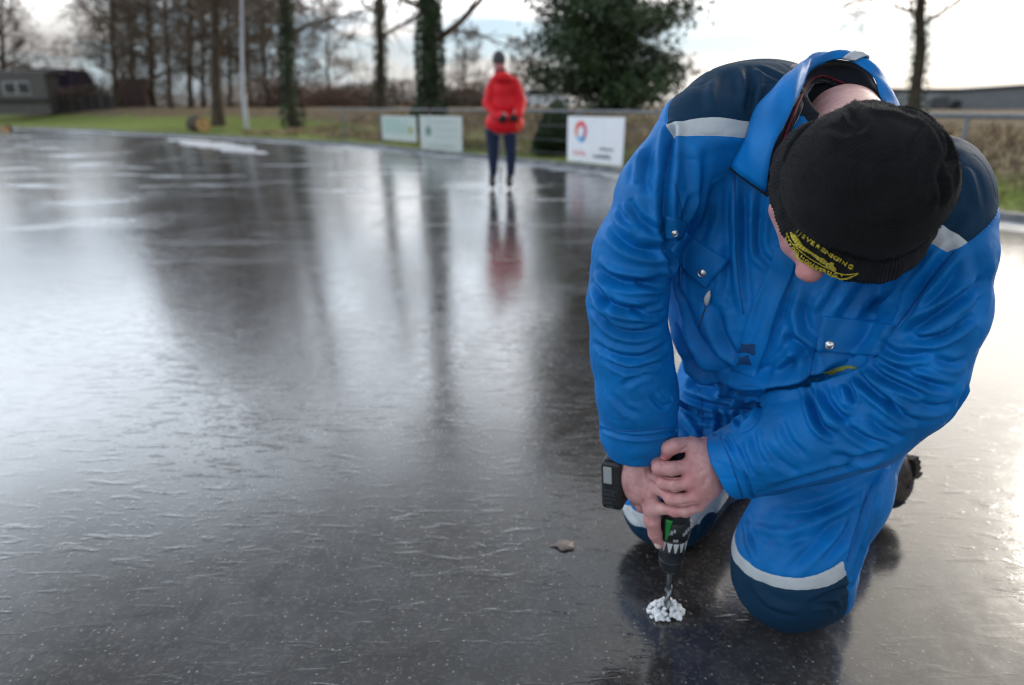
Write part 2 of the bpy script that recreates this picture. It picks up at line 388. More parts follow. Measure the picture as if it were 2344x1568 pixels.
def leaf_cloud(centers, size, seed, stretch=1.0, normal_bias=None):
    """many small folded leaves at the given points, returned as arrays"""
    rs = np.random.RandomState(seed); n = len(centers); C = np.asarray(centers)
    a = rs.normal(size=(n, 3)); a /= np.linalg.norm(a, axis=1)[:, None]
    b_ = np.cross(a, rs.normal(size=(n, 3))); b_ /= np.linalg.norm(b_, axis=1)[:, None]
    s = size*(.6+.8*rs.rand(n, 1)); w_ = s*.55
    V = np.stack([C-a*s, C+b_*w_+np.cross(a, b_)*w_*.3, C+a*s*stretch, C-b_*w_+np.cross(a, b_)*w_*.3], 1).reshape(-1, 3)
    Fq = np.arange(n*4).reshape(-1, 4)
    return V, Fq
def bare_tree(px, Z, H, r, seed, label, width=None, maxlev=4, first=.28, spread=.9, ivy=0, cluster=None, twm=None, lean=0.0, nlimb=13, limbL=.33, name='bare_tree', zoff=0):
    rnd = random.Random(seed); p = at(px, Z); p.z += zoff
    root = empty(name, p); tag(root, label, 'tree', cluster)
    segs = 14; tp = []; tr = []
    x = y = 0; lean += (1172-px)/5000*.8
    for i in range(segs+1):
        f = i/segs; x += rnd.gauss(0, .05)*H/12+lean*H/segs; y += rnd.gauss(0, .04)*H/12
        tp.append(p+Vector((x, y, H*f-.1))); tr.append(r*(1.55 if i == 0 else 1.08 if i == 1 else 1)*(1-.82*f**1.2))
    mb = MB(); mb.tube(tp, tr, 10); mb.build('trunk', M_bark, root)
    V = []; Fc = []
    for k in range(nlimb):
        f = first+(1-first)*(k+.5)/nlimb; i = min(int(f*segs), segs-1); q = tp[i].lerp(tp[i+1], f*segs-i)
        a = k*2.4+rnd.uniform(-.5, .5); e = .25+.7*f
        d = Vector((math.cos(a), math.sin(a), e)).normalized()
        L = H*limbL*(1.15-.6*f)*rnd.uniform(.8, 1.15)
        branchy(V, Fc, q, d, L, tr[i]*.48, 1, rnd, maxlev, spread, .015, (8, 6, 4, 3, 3))
    mesh_obj('crown', np.array([tuple(v) for v in V]), Fc, twm or M_twig, root)
    if ivy:
        rs = np.random.RandomState(seed); n = int(4200*ivy); f = rs.rand(n)**1.1*.80; a = rs.rand(n)*6.28
        i = np.minimum((f*segs).astype(int), segs-1); T = np.array([tuple(v) for v in tp]); fr = (f*segs-i)[:, None]
        c_ = T[i]*(1-fr)+T[i+1]*fr; lump = 1.12+.35*np.maximum(0, np.sin(f*23+seed)+np.sin(a*2+f*11))*.5
        rr = (np.array(tr)[i]*lump+rs.rand(n)*.10*lump)[:, None]
        c_ = c_+np.stack([np.cos(a), np.sin(a), np.zeros(n)], 1)*rr
        V2, F2 = leaf_cloud(c_, .055, seed); mesh_obj('ivy', V2, F2, M_ivy, root, smooth=False)
    return root
GT = 'bare trees behind the rink'
bare_tree(8, 46, 6.8, .20, 11, 'bare rounded tree rising behind the grey flat-roofed building', cluster=GT, limbL=.40, first=.12, nlimb=20)
bare_tree(262, 40, 11.5, .16, 12, 'wide bare tree at the left end of the woodland, beside the dark roofed house', cluster=GT, limbL=.15, first=.12, nlimb=26, twm=M_twig2)
bare_tree(345, 44, 13, .20, 13, 'bare tree standing behind the reddish shed', cluster=GT, first=.12, nlimb=20)
bare_tree(385, 38, 12, .13, 14, 'slim bare tree just right of the reddish shed', cluster=GT, first=.15, nlimb=18)
bare_tree(432, 41, 12.5, .15, 15, 'thin brown-barked tree between the shed and the thick dark trunk', cluster=GT, first=.14, nlimb=18)
bare_tree(497, 29, 12, .22, 16, 'thick dark bare trunk beside the cut log, left of the pale lamp post', cluster=GT, first=.26, nlimb=16, limbL=.32)
bare_tree(527, 46, 11.5, .11, 17, 'pale thin tree seen between the dark trunk and the lamp post', cluster=GT, first=.2, nlimb=15, twm=M_twig2)
bare_tree(607, 44, 10.5, .14, 18, 'pale bare tree just right of the lamp post', cluster=GT, first=.25, nlimb=15, twm=M_twig2)
bare_tree(300, 50, 10.5, .15, 31, 'bare tree behind the left part of the reddish shed roof', cluster=GT, first=.12, nlimb=22, limbL=.26)
bare_tree(462, 52, 12, .15, 32, 'bare tree far back, just left of the thick dark trunk', cluster=GT, first=.12, nlimb=22, limbL=.28)
bare_tree(572, 50, 11, .13, 33, 'bare brown tree directly behind the lamp post', cluster=GT, first=.14, nlimb=20, limbL=.26)
bare_tree(640, 54, 9, .12, 34, 'low bare tree just left of the slim ivy-clad trunk', cluster=GT, first=.14, nlimb=18, limbL=.28, twm=M_twig2)
bare_tree(672, 25, 13, .155, 19, 'slim tree with ivy all over its dark straight trunk, right of the lamp post', cluster=GT, first=.22, ivy=1.1, nlimb=13, limbL=.26, maxlev=3)
bare_tree(750, 55, 8.0, .13, 20, 'low pale bare tree far off between the two ivy-clad trunks', cluster=GT, first=.2, nlimb=15, twm=M_twig2)
bare_tree(868, 31, 13, .20, 21, 'slender tree with a brown upper trunk and ivy below, behind the green-tinted banner', cluster=GT, first=.20, ivy=.8, nlimb=12, limbL=.24, maxlev=3)
bare_tree(968, 20.5, 12, .25, 22, 'biggest ivy-covered trunk with a flared foot, behind the pale printed banner', cluster=GT, first=.17, ivy=2.6, nlimb=12, limbL=.30, maxlev=3, lean=-.006)
bare_tree(1062, 60, 6.0, .12, 23, 'small hazy bare tree far away left of the red-jacketed skater', cluster=GT, first=.2, twm=M_twig2)
bare_tree(1195, 58, 5.2, .12, 24, 'small hazy bare tree far away between the skater and the big evergreen', cluster=GT, first=.2, twm=M_twig2)
bare_tree(2103, 23, 9, .19, 25, 'lone straight dark trunk with spreading branches before the grey warehouse', cluster=GT, first=.30, ivy=.35, nlimb=16, limbL=.30, spread=.7)

# far woodland that reads as one brown haze low behind the trees
rs = np.random.RandomState(77); V = []; Fs = []
for k in range(15000):
    px = rs.uniform(150, 1120); Z = rs.uniform(52, 78); x = (px-1172)/F*Z; dens = 1.0 if px < 660 else .5
    if rs.rand() > dens: continue
    z0 = .7+rs.rand()**1.6*(5.2 if px < 660 else 2.4)*(.75+.25*math.sin(px*.045)); y = Z/math.cos(TH)-.5; L = rs.uniform(.25, .9); a = rs.normal(0, .7); wv = .014
    d = np.array([math.sin(a)*L, rs.normal()*.2, abs(math.cos(a))*L]); b0 = len(V); p0 = np.array([x, y, z0])
    V += [p0-[wv, 0, 0], p0+[wv, 0, 0], p0+d+[wv*.4, .01, 0], p0+d-[wv*.4, .01, 0]]; Fs.append((b0, b0+1, b0+2, b0+3))
tag(mesh_obj('far_woods', V, np.array(Fs), M_twig2, smooth=False), 'hazy brown far-off woodland low behind the bare trees', 'woodland', kind='stuff')
# the big evergreen: a leafy mass full of small gaps
def evergreen(px, Z, H, Wd, seed, label):
    p = at(px, Z); root = empty('evergreen_tree', p); tag(root, label, 'tree')
    rs = np.random.RandomState(seed); rnd = random.Random(seed)
    mb = MB(); tp = [p+Vector((0, 0, H*f-.1)) for f in np.linspace(0, 1, 9)]; mb.tube(tp, [.24*(1-.85*f) for f in np.linspace(0, 1, 9)], 8)
    tips = []
    for k in range(64):
        f = .02+.95*k/64; a = k*2.4; q = p+Vector((0, 0, H*f)); L = Wd*(1.05 if f < .15 else 1.0 if f < .8 else 1.1-(f-.8)*4)*rnd.uniform(.68, 1.12)
        d = Vector((math.cos(a), math.sin(a), .32)).normalized(); pts = [q]
        for i in range(6):
            d = (d+Vector((rnd.gauss(0, .12), rnd.gauss(0, .12), rnd.gauss(.0, .10)))).normalized(); pts.append(pts[-1]+d*L/6)
        mb.tube(pts, [.045, .04, .032, .026, .02, .014, .008], 4); tips += [(x, L) for x in pts[1:]]
    mb.build('trunk', M_bark, root)
    n = 115000; T = np.array([tuple(x) for x, L in tips]); idx = rs.randint(0, len(T), n)
    c_ = T[idx]+rs.normal(size=(n, 3))*np.array([.30, .30, .20])
    keep = nz(c_, 3.1, 8)+nz(c_, 9.0, 9)*.9 > -.48
    V, Fq = leaf_cloud(c_[keep], .062, seed); mesh_obj('crown', V, Fq, M_ever, root, smooth=False)
    return root
evergreen(1392, 17.5, 9.0, 1.95, 5, 'large dense dark evergreen tree behind the white banner with the round logo')
def bush(name, p, rad, n, size, m, seed, label, cat='shrub', group=None, stems=9):
    root = empty(name, p); tag(root, label, cat, group); rs = np.random.RandomState(seed); rnd = random.Random(seed)
    mb = MB()
    for k in range(stems):
        a = rnd.uniform(0, 6.28); q = Vector(p); pts = [q+Vector((0, 0, -.05))]; d = Vector((math.cos(a)*.6, math.sin(a)*.6, 1)).normalized()
        for i in range(4): d = (d+Vector((rnd.gauss(0, .15), rnd.gauss(0, .15), 0))).normalized(); pts.append(pts[-1]+d*rad[2]*.4)
        mb.tube(pts, [.02, .016, .012, .009, .006], 4)
    mb.build('stems', M_bark, root)
    u = rs.normal(size=(n, 3)); u /= np.linalg.norm(u, axis=1)[:, None]; u[:, 2] = np.abs(u[:, 2])
    rr = rs.rand(n, 1)**.45*(1+.18*nz(u*3, 1.0, seed)[:, None])
    c_ = np.array(tuple(p))+u*rr*np.array(rad)
    V, Fq = leaf_cloud(c_, size, seed); mesh_obj('foliage', V, Fq, m, root, smooth=False); return root
p = at(1262, 13.2); bush('shrub', (p.x, p.y-.2, .12), (.42, .45, .78), 5200, .035, M_ever, 31, 'dark green shrub on the bank behind the fence rail, left of the white banner')
GS = 'far shrubs along the field'
sl = [(215, 40, 'dark shrub beside the fence left of the reddish shed'), (640, 42, 'reddish brown shrub right of the lamp post foot'), (700, 45, 'brown shrub just right of the ivy-clad slim trunk'), (760, 50, 'rusty shrub between the two slim trunks, nearer the left one'),
      (815, 52, 'rusty shrub left of the slender brown trunk'), (905, 48, 'grey-brown round shrub between the slender trunk and the biggest trunk'), (1015, 50, 'low brown shrub just right of the biggest trunk'), (1090, 55, 'low brown shrub left of the red-jacketed skater')]
for i, (px, Z, lb) in enumerate(sl):
    p = at(px, Z); hgt = 1.3+.9*((i*37) % 10)/10
    bush('shrub', p, (1.7+.7*(i % 3), 1.2, hgt*(1.2 if px == 905 else 1)), 4200, .07, M_shrub if i % 3 else M_hedge, 40+i, lb, group=GS)

# ---- houses
M_grey = mat('grey_render', (0.10, 0.092, 0.088), .8, var=.15, vscale=3, bump=.2)
M_brick = mat('dark_brick', (0.12, 0.055, 0.045), .85, var=.35, vscale=6)
M_roof = mat('dark_roof_tiles', (0.022, 0.014, 0.026), .9, spec=.1, var=.4, vscale=3, bump=.5, bscale=12)
M_white = mat('white_paint', (0.7, 0.7, 0.69), .5)
M_glass = mat('dark_glass', (0.008, 0.009, 0.011), .12, spec=.6)
M_dark = mat('dark_timber', (0.035, 0.03, 0.028), .8, var=.4, vscale=4)
M_plank = mat('red_brown_timber', (0.060, 0.030, 0.026), .8, var=.3, vscale=3)
M_clad = mat('grey_metal_cladding', (0.165, 0.18, 0.195), .45, var=.12, vscale=1.5)
M_galv = mat('galvanised_steel', (0.17, 0.18, 0.20), .55, metal=.3, var=.15, vscale=9)
Zb = 38
def BX(px0, px1, y0, y1, Z, depth, name, m, parent, bevel=0):      # a box whose front face fills this extent at distance Z
    x0 = (px0-1172)/F*Z; x1 = (px1-1172)/F*Z
    a = W(px0, y1, Z); c_ = W(px0, y0, Z); z0, z1 = a[2], c_[2]; y = (a[1]+c_[1])/2
    mb = MB(); mb.box(((x0+x1)/2, y+depth/2, (z0+z1)/2), ((x1-x0)/2, depth/2, (z1-z0)/2)); return mb.build(name, m, parent, False), y, z0, z1
hb = empty('garage_building', W(20, 245, Zb)); tag(hb, 'grey flat-roofed building with two small dark windows at the left edge', 'building')
wl, y_, z0, z1 = BX(-90, 108, 166, 262, Zb, 1.2, 'wall', M_grey, hb)
BX(-93, 111, 160, 166.5, Zb-.15, 1.5, 'roof', mat('flat_roof_trim', (.17, .16, .15), .8), hb)
BX(-90, 108, 226, 233, Zb-.06, .1, 'base_band', M_dark, hb)
for a, b_ in ((10, 32), (41, 64)):
    fr, *_ = BX(a-4, b_+4, 186, 217, Zb-.10, .12, 'window', mat('grey_window_frame', (.34, .34, .34), .6), hb); BX(a, b_, 190, 213, Zb-.14, .06, 'pane', M_glass, fr)
hh = empty('house', W(130, 245, 44)); tag(hh, 'brick house with a steep dark purple roof, behind the grey flat-roofed building', 'building')
BX(68, 182, 200, 262, 44, 1.6, 'wall', M_brick, hh)
a = [W(62, 156, 44.5), W(158, 158, 44.5), W(186, 206, 43.8), W(80, 206, 43.8)]
mb = MB(); V = [tuple(v) for v in a]+[(v[0], v[1]+2.0, v[2]) for v in a]
mb.add(V, [(0, 3, 2, 1), (4, 5, 6, 7), (0, 1, 5, 4), (1, 2, 6, 5), (2, 3, 7, 6), (3, 0, 4, 7)]); rf = mb.build('roof', M_roof, hh, False)
wd, *_ = BX(98, 112, 170, 186, 43.3, .5, 'window', M_dark, hh)
sh = empty('shed', W(300, 245, 36)); tag(sh, 'reddish brown garden shed standing among the bare trees', 'shed')
BX(268, 332, 184, 258, 43, 1.2, 'wall', M_plank, sh)
a0 = W(264, 186, 42.8); a1 = W(336, 186, 42.8); rr_ = W(300, 176, 43); mb = MB()
V = [tuple(a0), tuple(a1), tuple(rr_), (a0[0], a0[1]+1.5, a0[2]), (a1[0], a1[1]+1.5, a1[2]), (rr_[0], rr_[1]+1.5, rr_[2])]
mb.add(V, [(0, 1, 2), (3, 5, 4), (0, 2, 5, 3), (1, 4, 5, 2), (0, 3, 4, 1)]); mb.build('roof', M_roof, sh, False)
fw = empty('garden_fence', W(190, 245, 39)); tag(fw, 'dark timber garden fence between the brick house and the shed', 'fence')
BX(104, 262, 222, 258, 39, .12, 'boards', M_dark, fw)
for k in range(8): BX(104+k*22, 108+k*22, 219, 258, 38.9, .12, 'post', M_dark, fw)
# grey warehouse on the right
wh = empty('warehouse', W(2200, 245, 60)); tag(wh, 'long low grey metal warehouse behind the right-hand bank', 'building')
Zw = 60
z_ = lambda px, py: W(px, py, Zw)
top = [(1985, 207), (2195, 208), (2380, 195), (2560, 186)]
V = [];
for px, py in top: V.append(tuple(z_(px, py)))
for px, py in top: q = z_(px, 262); V.append((q[0], z_(px, py)[1], q[2]))
n = len(V)
mb = MB(); back = [(v[0], v[1]+18, v[2]) for v in V]
mb.add(V+back, [(0, 4, 5, 1), (1, 5, 6, 2), (2, 6, 7, 3), (0, 1, 9, 8), (1, 2, 10, 9), (2, 3, 11, 10), (0, 8, 12, 4), (3, 7, 15, 11), (8, 9, 13, 12), (9, 10, 14, 13), (10, 11, 15, 14)])
mb.build('wall', M_clad, wh, False)
mb = MB()
for (p0, p1) in zip(top[:-1], top[1:]):
    a0 = z_(*p0); a1 = z_(*p1); mb.tube([a0+np.array([0, -.15, .05]), a1+np.array([0, -.15, .05])], .14, 6)
mb.build('roof_trim', mat('trim_steel', (.06, .065, .07), .5), wh)
BX(2058, 2150, 216, 262, Zw-.4, 1.5, 'annexe', mat('pale_cladding', (.26, .28, .30), .6), wh)
BX(2138, 2172, 222, 256, Zw-.9, .3, 'door', mat('loading_door', (.06, .065, .07), .6), wh)
BX(2184, 2200, 230, 262, Zw-.3, .3, 'window', M_glass, wh)
# parked cars glimpsed far off, between skater and evergreen
def far_car(px, py, Z, colr, label):
    p = at(px, Z); m = mat('car_paint_'+str(px), colr, .3, spec=.6); root = empty('parked_car', p); tag(root, label, 'car', 'parked cars far beyond the bank')
    prof = [(-2.1, .35), (-2.1, .85), (-1.5, .95), (-.9, 1.45), (.6, 1.45), (1.3, .98), (2.05, .85), (2.1, .35)]
    V = [(p.x+x, p.y-.85*s, p.z+z) for s in (1, -1) for x, z in prof]; n = len(prof)
    mb = MB(); mb.add(V, [tuple(range(n)), tuple(reversed(range(n, 2*n)))]+[(i, (i+1) % n, n+(i+1) % n, n+i)[::-1] for i in range(n)]); mb.build('body', m, root, False)
    mb = MB(); V = [(p.x+x, p.y-.87, p.z+z) for x, z in ((-1.25, 1.0), (-.85, 1.38), (.55, 1.38), (1.05, 1.0))]+[(p.x+x, p.y-.83, p.z+z) for x, z in ((-1.25, 1.0), (-.85, 1.38), (.55, 1.38), (1.05, 1.0))]
    mb.add(V, [(0, 3, 2, 1), (4, 5, 6, 7), (0, 1, 5, 4), (1, 2, 6, 5), (2, 3, 7, 6), (3, 0, 4, 7)]); mb.build('window', M_glass, root, False)
    for x in (-1.3, 1.3):
        mb = MB(); mb.lathe((p.x+x, p.y-.92, p.z+.33), (0, 1, 0), [(0, .1), (0, .33), (.2, .33), (.2, .1)], 16); mb.build('wheel', M_dark, root)
far_car(1240, 240, 52, (.62, .66, .72), 'pale parked car nearest the evergreen tree, beyond the bank')
far_car(1070, 240, 58, (.55, .52, .50), 'light parked car far off left of the red-jacketed skater')
far_car(1195, 240, 60, (.10, .14, .30), 'dark blue parked car far off just right of the skater')

# lamp post
p = at(566, 26.5); lp = empty('lamp_post', (p.x, p.y, p.z)); tag(lp, 'tall pale grey lamp post standing on the grass among the bare trees', 'lamp post')
Mpost = mat('grey_painted_steel', (.42, .44, .47), .45, var=.1)
mb = MB(); mb.tube([(p.x, p.y, p.z-.05), (p.x, p.y, p.z+1.2), (p.x-.03, p.y, p.z+1.25), (p.x+.75, p.y, p.z+7.5)], [.095, .09, .065, .05], 14); mb.build('pole', Mpost, lp)
mb = MB(); mb.tube([(p.x+.75, p.y, p.z+7.4), (p.x+.75, p.y-.3, p.z+7.8), (p.x+.75, p.y-.9, p.z+7.95)], [.05, .045, .04], 8); mb.build('arm', Mpost, lp)
mb = MB(); mb.box((p.x+.75, p.y-1.2, p.z+7.95), (.12, .35, .06)); mb.build('lamp_head', Mpost, lp, bevel=.02)

# logs with pale sawn ends
M_cut = mat('sawn_wood', (.55, .32, .14), .8, var=.3, vscale=10)
def log(px, py, Z, L, r, label, ang):
    q = W(px, py, Z); h = gh(q[0], q[1]); c_ = Vector((q[0], q[1], h+r*.9)); d = Vector((math.cos(ang), math.sin(ang), 0))
    root = empty('cut_log', c_); tag(root, label, 'log', 'cut logs on the grass')
    pts = [c_-d*L/2, c_-d*L*.25+Vector((0, 0, .03)), c_+d*L*.1, c_+d*L/2]
    mb = MB(); mb.tube(pts, [r, r*1.05, r, r*.95], 14); mb.build('bark', M_bark, root)
    mb = MB(); mb.lathe(pts[-1], d, [(.001, r*.9), (.02, r*.88)], 14); mb.build('sawn_end', M_cut, root, smooth=False)
log(452, 272, 24.5, 1.25, .27, 'thick felled log with an orange sawn end, at the foot of the dark trunk', -.9)
log(8, 268, 27, .5, .16, 'short pale log lying on the grass at the left edge of the picture', -1.2)

# ---- fence: steel rail on posts just behind the kerb
def on_edge(px):        # the point of the ice edge in picture column px
    best = None
    for a, b_ in zip(EC[:-1], EC[1:]):
        for t_ in (0, .25, .5, .75):
            q = a+(b_-a)*t_
            if q[1] < 1: continue
            u, v, z = proj((q[0], q[1], 0.05)); 
            if best is None or abs(u-px) < best[0]: best = (abs(u-px), q, z, (b_-a)/np.linalg.norm(b_-a))
    return best[1], best[3]
fence = empty('rink_fence', (0.9, 12, .1)); tag(fence, 'low galvanised steel rail fence on posts along the rink edge', 'fence')
rail_pts = []
for px in list(range(735, 1500, 15))+[1600, 1750, 1900, 2050, 2150, 2230, 2330, 2450, 2700]:
    q, T_ = on_edge(px); nn = np.array([-T_[1], T_[0]]); q = q+nn*.34; rail_pts.append((q[0], q[1], .90))
rail_pts = sorted(set(rail_pts), key=lambda v: v[0])
mb = MB(); mb.tube(rail_pts, [.019 if p[0] < 0 else .026 for p in rail_pts], 8); mb.build('rail', M_galv, fence)
mpb = mat('brown_post', (.10, .07, .05), .8)
for px in (762, 848, 955, 1112, 1291, 1383, 1500, 1640, 1900, 2130, 2400, 2640):
    q, T_ = on_edge(px); nn = np.array([-T_[1], T_[0]]); q = q+nn*.34; brown = px in (955,)
    mb = MB(); mb.tube([(q[0], q[1], 0), (q[0], q[1], .90 if px != 955 else .93)], .045 if brown else (.034 if px in (1291, 2170) else .022), 10); mb.build('post', mpb if brown else M_galv, fence)
# wire mesh on the left stretch
mb = MB()
for h in (.2, .42, .66): mb.tube([(x, y, h) for x, y, z in rail_pts if x < 2.2], .004, 4)
mb.build('wire', M_galv, fence)

# ---- banners
def text_mesh(s, font=None, bold=0.0):
    cu = bpy.data.curves.new('t', 'FONT'); cu.body = s; cu.offset = bold; cu.size = 1.0; cu.resolution_u = 3
    o = bpy.data.objects.new('t', cu); col.objects.link(o); bpy.context.view_layer.update()
    dg = bpy.context.evaluated_depsgraph_get(); me = bpy.data.meshes.new_from_object(o.evaluated_get(dg))
    V = np.array([tuple(v.co) for v in me.vertices]).reshape(-1, 3); Fs = [tuple(p.vertices) for p in me.polygons]
    bpy.data.objects.remove(o); bpy.data.curves.remove(cu); bpy.data.meshes.remove(me); return V, Fs
def banner(px0, px1, y0, y1, name, label, panel, marks):
    """flat sheet hung on the rail; marks: list of (kind, data, colour, x0, y0, x1, y1) in 0..1 of the sheet"""
    qa, Ta = on_edge(px0); qb, Tb = on_edge(px1)
    na = np.array([-Ta[1], Ta[0]]); nb_ = np.array([-Tb[1], Tb[0]])
    A = qa+na*.29; B = qb+nb_*.29
    def colx(px):      # exact column on the line A-B
        dx = (px-1172)/F; # x = dx*z
        best = None
        for t_ in np.linspace(-.6, 1.6, 600):
            q = A+(B-A)*t_; u, v, z = proj((q[0], q[1], .5))
            if best is None or abs(u-px) < best[0]: best = (abs(u-px), q)
        return best[1]
    A2, B2 = colx(px0), colx(px1); ym = 0
    def hz_(py, q):    # height on the vertical through q seen at row py
        lo, hi = -.2, 2
        for _ in range(40):
            m_ = (lo+hi)/2; v = proj((q[0], q[1], m_))[1]
            if v > py: lo = m_
            else: hi = m_
        return lo
    Mid = (A2+B2)/2; zt, zb = hz_(y0, Mid), hz_(y1, Mid)
    root = empty(name, (Mid[0], Mid[1], zb)); tag(root, label, 'banner')
    ex = np.array([B2[0]-A2[0], B2[1]-A2[1], 0]); out = np.array([-ex[1], ex[0], 0]); out /= np.linalg.norm(out)
    if out@np.array([A2[0], A2[1], 0]) > 0: out = -out
    O = np.array([A2[0], A2[1], zb]); ez = np.array([0, 0, zt-zb])
    nx, nz_ = 14, 8; V = []; Fq = []
    for s in (0, 1):
        for j in range(nz_+1):
            for i in range(nx+1):
                u, v = i/nx, j/nz_; wv = .008*math.sin(u*9+v*2)+.005*math.sin(u*23)
                V.append(O+ex*u+ez*v+out*(wv-.006*s))
    for s in (0, 1):
        o_ = s*(nx+1)*(nz_+1)
        for j in range(nz_):
            for i in range(nx):
                a = o_+j*(nx+1)+i; f = (a, a+1, a+nx+2, a+nx+1); Fq.append(f if s == 0 else f[::-1])
    mesh_obj('sheet', V, Fq, panel, root)
    def surf(u, v, off=.006): return O+ex*u+ez*v+out*(.008*math.sin(u*9+v*2)+.005*math.sin(u*23)+off)
    for kind, data, m, x0, y0_, x1, y1_ in marks:
        if kind == 'text':
            Vt, Ft = text_mesh(data, bold=.012); mn = Vt.min(0); mxx = Vt.max(0)
            U = x0+(Vt[:, 0]-mn[0])/(mxx[0]-mn[0])*(x1-x0); Vv = y0_+(Vt[:, 1]-mn[1])/(mxx[1]-mn[1])*(y1_-y0_)
            mesh_obj('lettering', [surf(a, b_) for a, b_ in zip(U, Vv)], Ft, m, root, False)
        elif kind == 'poly':
            Vt = [surf(x0+a*(x1-x0), y0_+b_*(y1_-y0_), .005) for a, b_ in data]; mesh_obj('print', Vt, [tuple(range(len(Vt)))], m, root, False)
        elif kind == 'arc':      # ring segment: (a0,a1,r0 start,r0 end,r1 start,r1 end)
            a0, a1, ri0, ri1, ro0, ro1 = data; n = 28; Vt = []; 
            for k in range(n+1):
                f = k/n; a = a0+(a1-a0)*f; ri = ri0+(ri1-ri0)*f; ro = ro0+(ro1-ro0)*f
                Vt.append(surf(x0+(.5+.5*ri*math.cos(a))*(x1-x0), y0_+(.5+.5*ri*math.sin(a))*(y1_-y0_), .0055)); Vt.append(surf(x0+(.5+.5*ro*math.cos(a))*(x1-x0), y0_+(.5+.5*ro*math.sin(a))*(y1_-y0_), .0055))
            mesh_obj('emblem', Vt, [(2*k, 2*k+1, 2*k+3, 2*k+2) for k in range(n)], m, root, False)
    return root
Mban = mat('banner_white', (.78, .80, .84), .45, var=.04); Mb2 = mat('banner_pale_green', (.46, .53, .50), .45, var=.05); Mb3 = mat('banner_teal_print', (.33, .46, .42), .5)
Mred = mat('print_red', (.72, .06, .08), .5); Mbl = mat('print_blue', (.06, .16, .50), .5); Mcy = mat('print_cyan', (.12, .42, .72), .5); Mor = mat('print_orange', (.75, .22, .12), .5); Mtx = mat('print_dark', (.10, .12, .16), .5); Mgr = mat('print_green', (.12, .22, .18), .5); Mgp = mat('print_grey_green', (.40, .48, .45), .5)
LX0, LY0, LX1, LY1 = .13, .42, .38, .92
def blurline(y0, y1, x0, x1, n, m, seed):     # illegible small print: short strokes of unequal height
    rnd = random.Random(seed); out = []; x = x0
    for k in range(n):
        wv = (x1-x0)/n; hgt = rnd.choice((.7, .72, 1, .7)); out.append(('poly', [(0, 0), (1, 0), (1, 1), (0, 1)], m, x+wv*.12, y0, x+wv*.80, y0+(y1-y0)*hgt)); x += wv
    return out
banner(1300, 1427, 267, 374, 'advertising_banner', 'white banner with a round red and blue swirl logo hung on the fence', Mban,
       [('arc', (R(-40), R(150), .55, .50, .82, 1.0), Mred, LX0, LY0, LX1, LY1), ('arc', (R(150), R(215), .50, .55, 1.0, .78), Mor, LX0, LY0, LX1, LY1),
        ('arc', (R(215), R(290), .55, .50, .80, .98), Mcy, LX0, LY0, LX1, LY1), ('arc', (R(-75), R(-35), .45, .50, .98, .84), Mbl, LX0, LY0, LX1, LY1),
        ('arc', (R(-60), R(85), .36, .46, .56, .54), Mbl, LX0, LY0, LX1, LY1),
        ('text', 'TOTAL', Mred, .12, .155, .36, .245)]+blurline(.30, .37, .60, .86, 8, Mtx, 1)+blurline(.12, .22, .48, .82, 8, Mtx, 2))
banner(875, 952, 265, 322, 'advertising_banner', 'pale banner with a mint green print on the fence, left of the brown post', Mb2,
       [('poly', [(0, 0), (1, 0), (1, 1), (0, 1)], Mb3, .07, .32, .76, .88), ('poly', [(.1, 0), (.9, 0), (1, .6), (.5, 1), (0, .6)], mat('print_olive', (.30, .34, .16), .5), .78, .30, .93, .66)])
banner(962, 1057, 265, 347, 'advertising_banner', 'pale grey-green banner with a dark emblem and rows of print, right of the brown post', mat('banner_pale', (.48, .53, .51), .45),
       [('poly', [(.3, 0), (.7, 0), (1, .45), (.7, 1), (.2, .9), (0, .4)], Mgr, .13, .42, .29, .72)]+blurline(.80, .88, .14, .88, 14, Mgp, 3)+blurline(.60, .68, .36, .92, 11, Mgp, 4)+blurline(.40, .47, .36, .92, 11, Mgp, 5)+blurline(.12, .26, .22, .86, 10, Mgp, 6))

# ---- dry grass on the banks, short green grass by the kerb (uncountable)
def blades(name, n, region, hr, wd_, m, seed, bend=.5):
    rs = np.random.RandomState(seed); x = rs.uniform(region[0], region[1], n); y = rs.uniform(region[2], region[3], n)
    h, d = ground_h(x, y); k = (d > region[4]) & (d < region[5]); x, y, h, d = x[k], y[k], h[k], d[k]
    cl_ = nz(np.stack([x, y], 1), 5, seed)+nz(np.stack([x, y], 1), 1.7, seed+1); k = cl_ > -.35; x, y, h, d, cl_ = x[k], y[k], h[k], d[k], cl_[k]
    n = len(x); H = rs.uniform(hr[0], hr[1], n)*(1+.35*cl_); a = rs.rand(n)*6.28; a2 = rs.rand(n)*6.28
    dx, dy = np.cos(a)*wd_, np.sin(a)*wd_; bx, by = np.cos(a2)*H*bend, np.sin(a2)*H*bend
    P0 = np.stack([x-dx, y-dy, h-.01], 1); P1 = np.stack([x+dx, y+dy, h-.01], 1); P2 = np.stack([x+bx*.4+dx*.7, y+by*.4+dy*.7, h+H*.6], 1); P3 = np.stack([x+bx*.4-dx*.7, y+by*.4-dy*.7, h+H*.6], 1); P4 = np.stack([x+bx, y+by, h+H], 1)
    V = np.stack([P0, P1, P2, P3, P4], 1).reshape(-1, 3); i = np.arange(n)*5
    T3 = np.concatenate([np.stack([i, i+1, i+2], 1), np.stack([i, i+2, i+3], 1), np.stack([i+3, i+2, i+4], 1)])
    o = mesh_obj(name, V, T3, m, smooth=False); return tag(o, None, None, None, 'stuff')
M_dry = mat('dry_grass', (.42, .33, .20), .8, var=.6, vscale=2.5); M_dryd = mat('dead_bracken', (.14, .085, .05), .85, var=.6, vscale=3); M_gg = mat('green_grass', (.15, .175, .05), .7, var=.5, vscale=3)
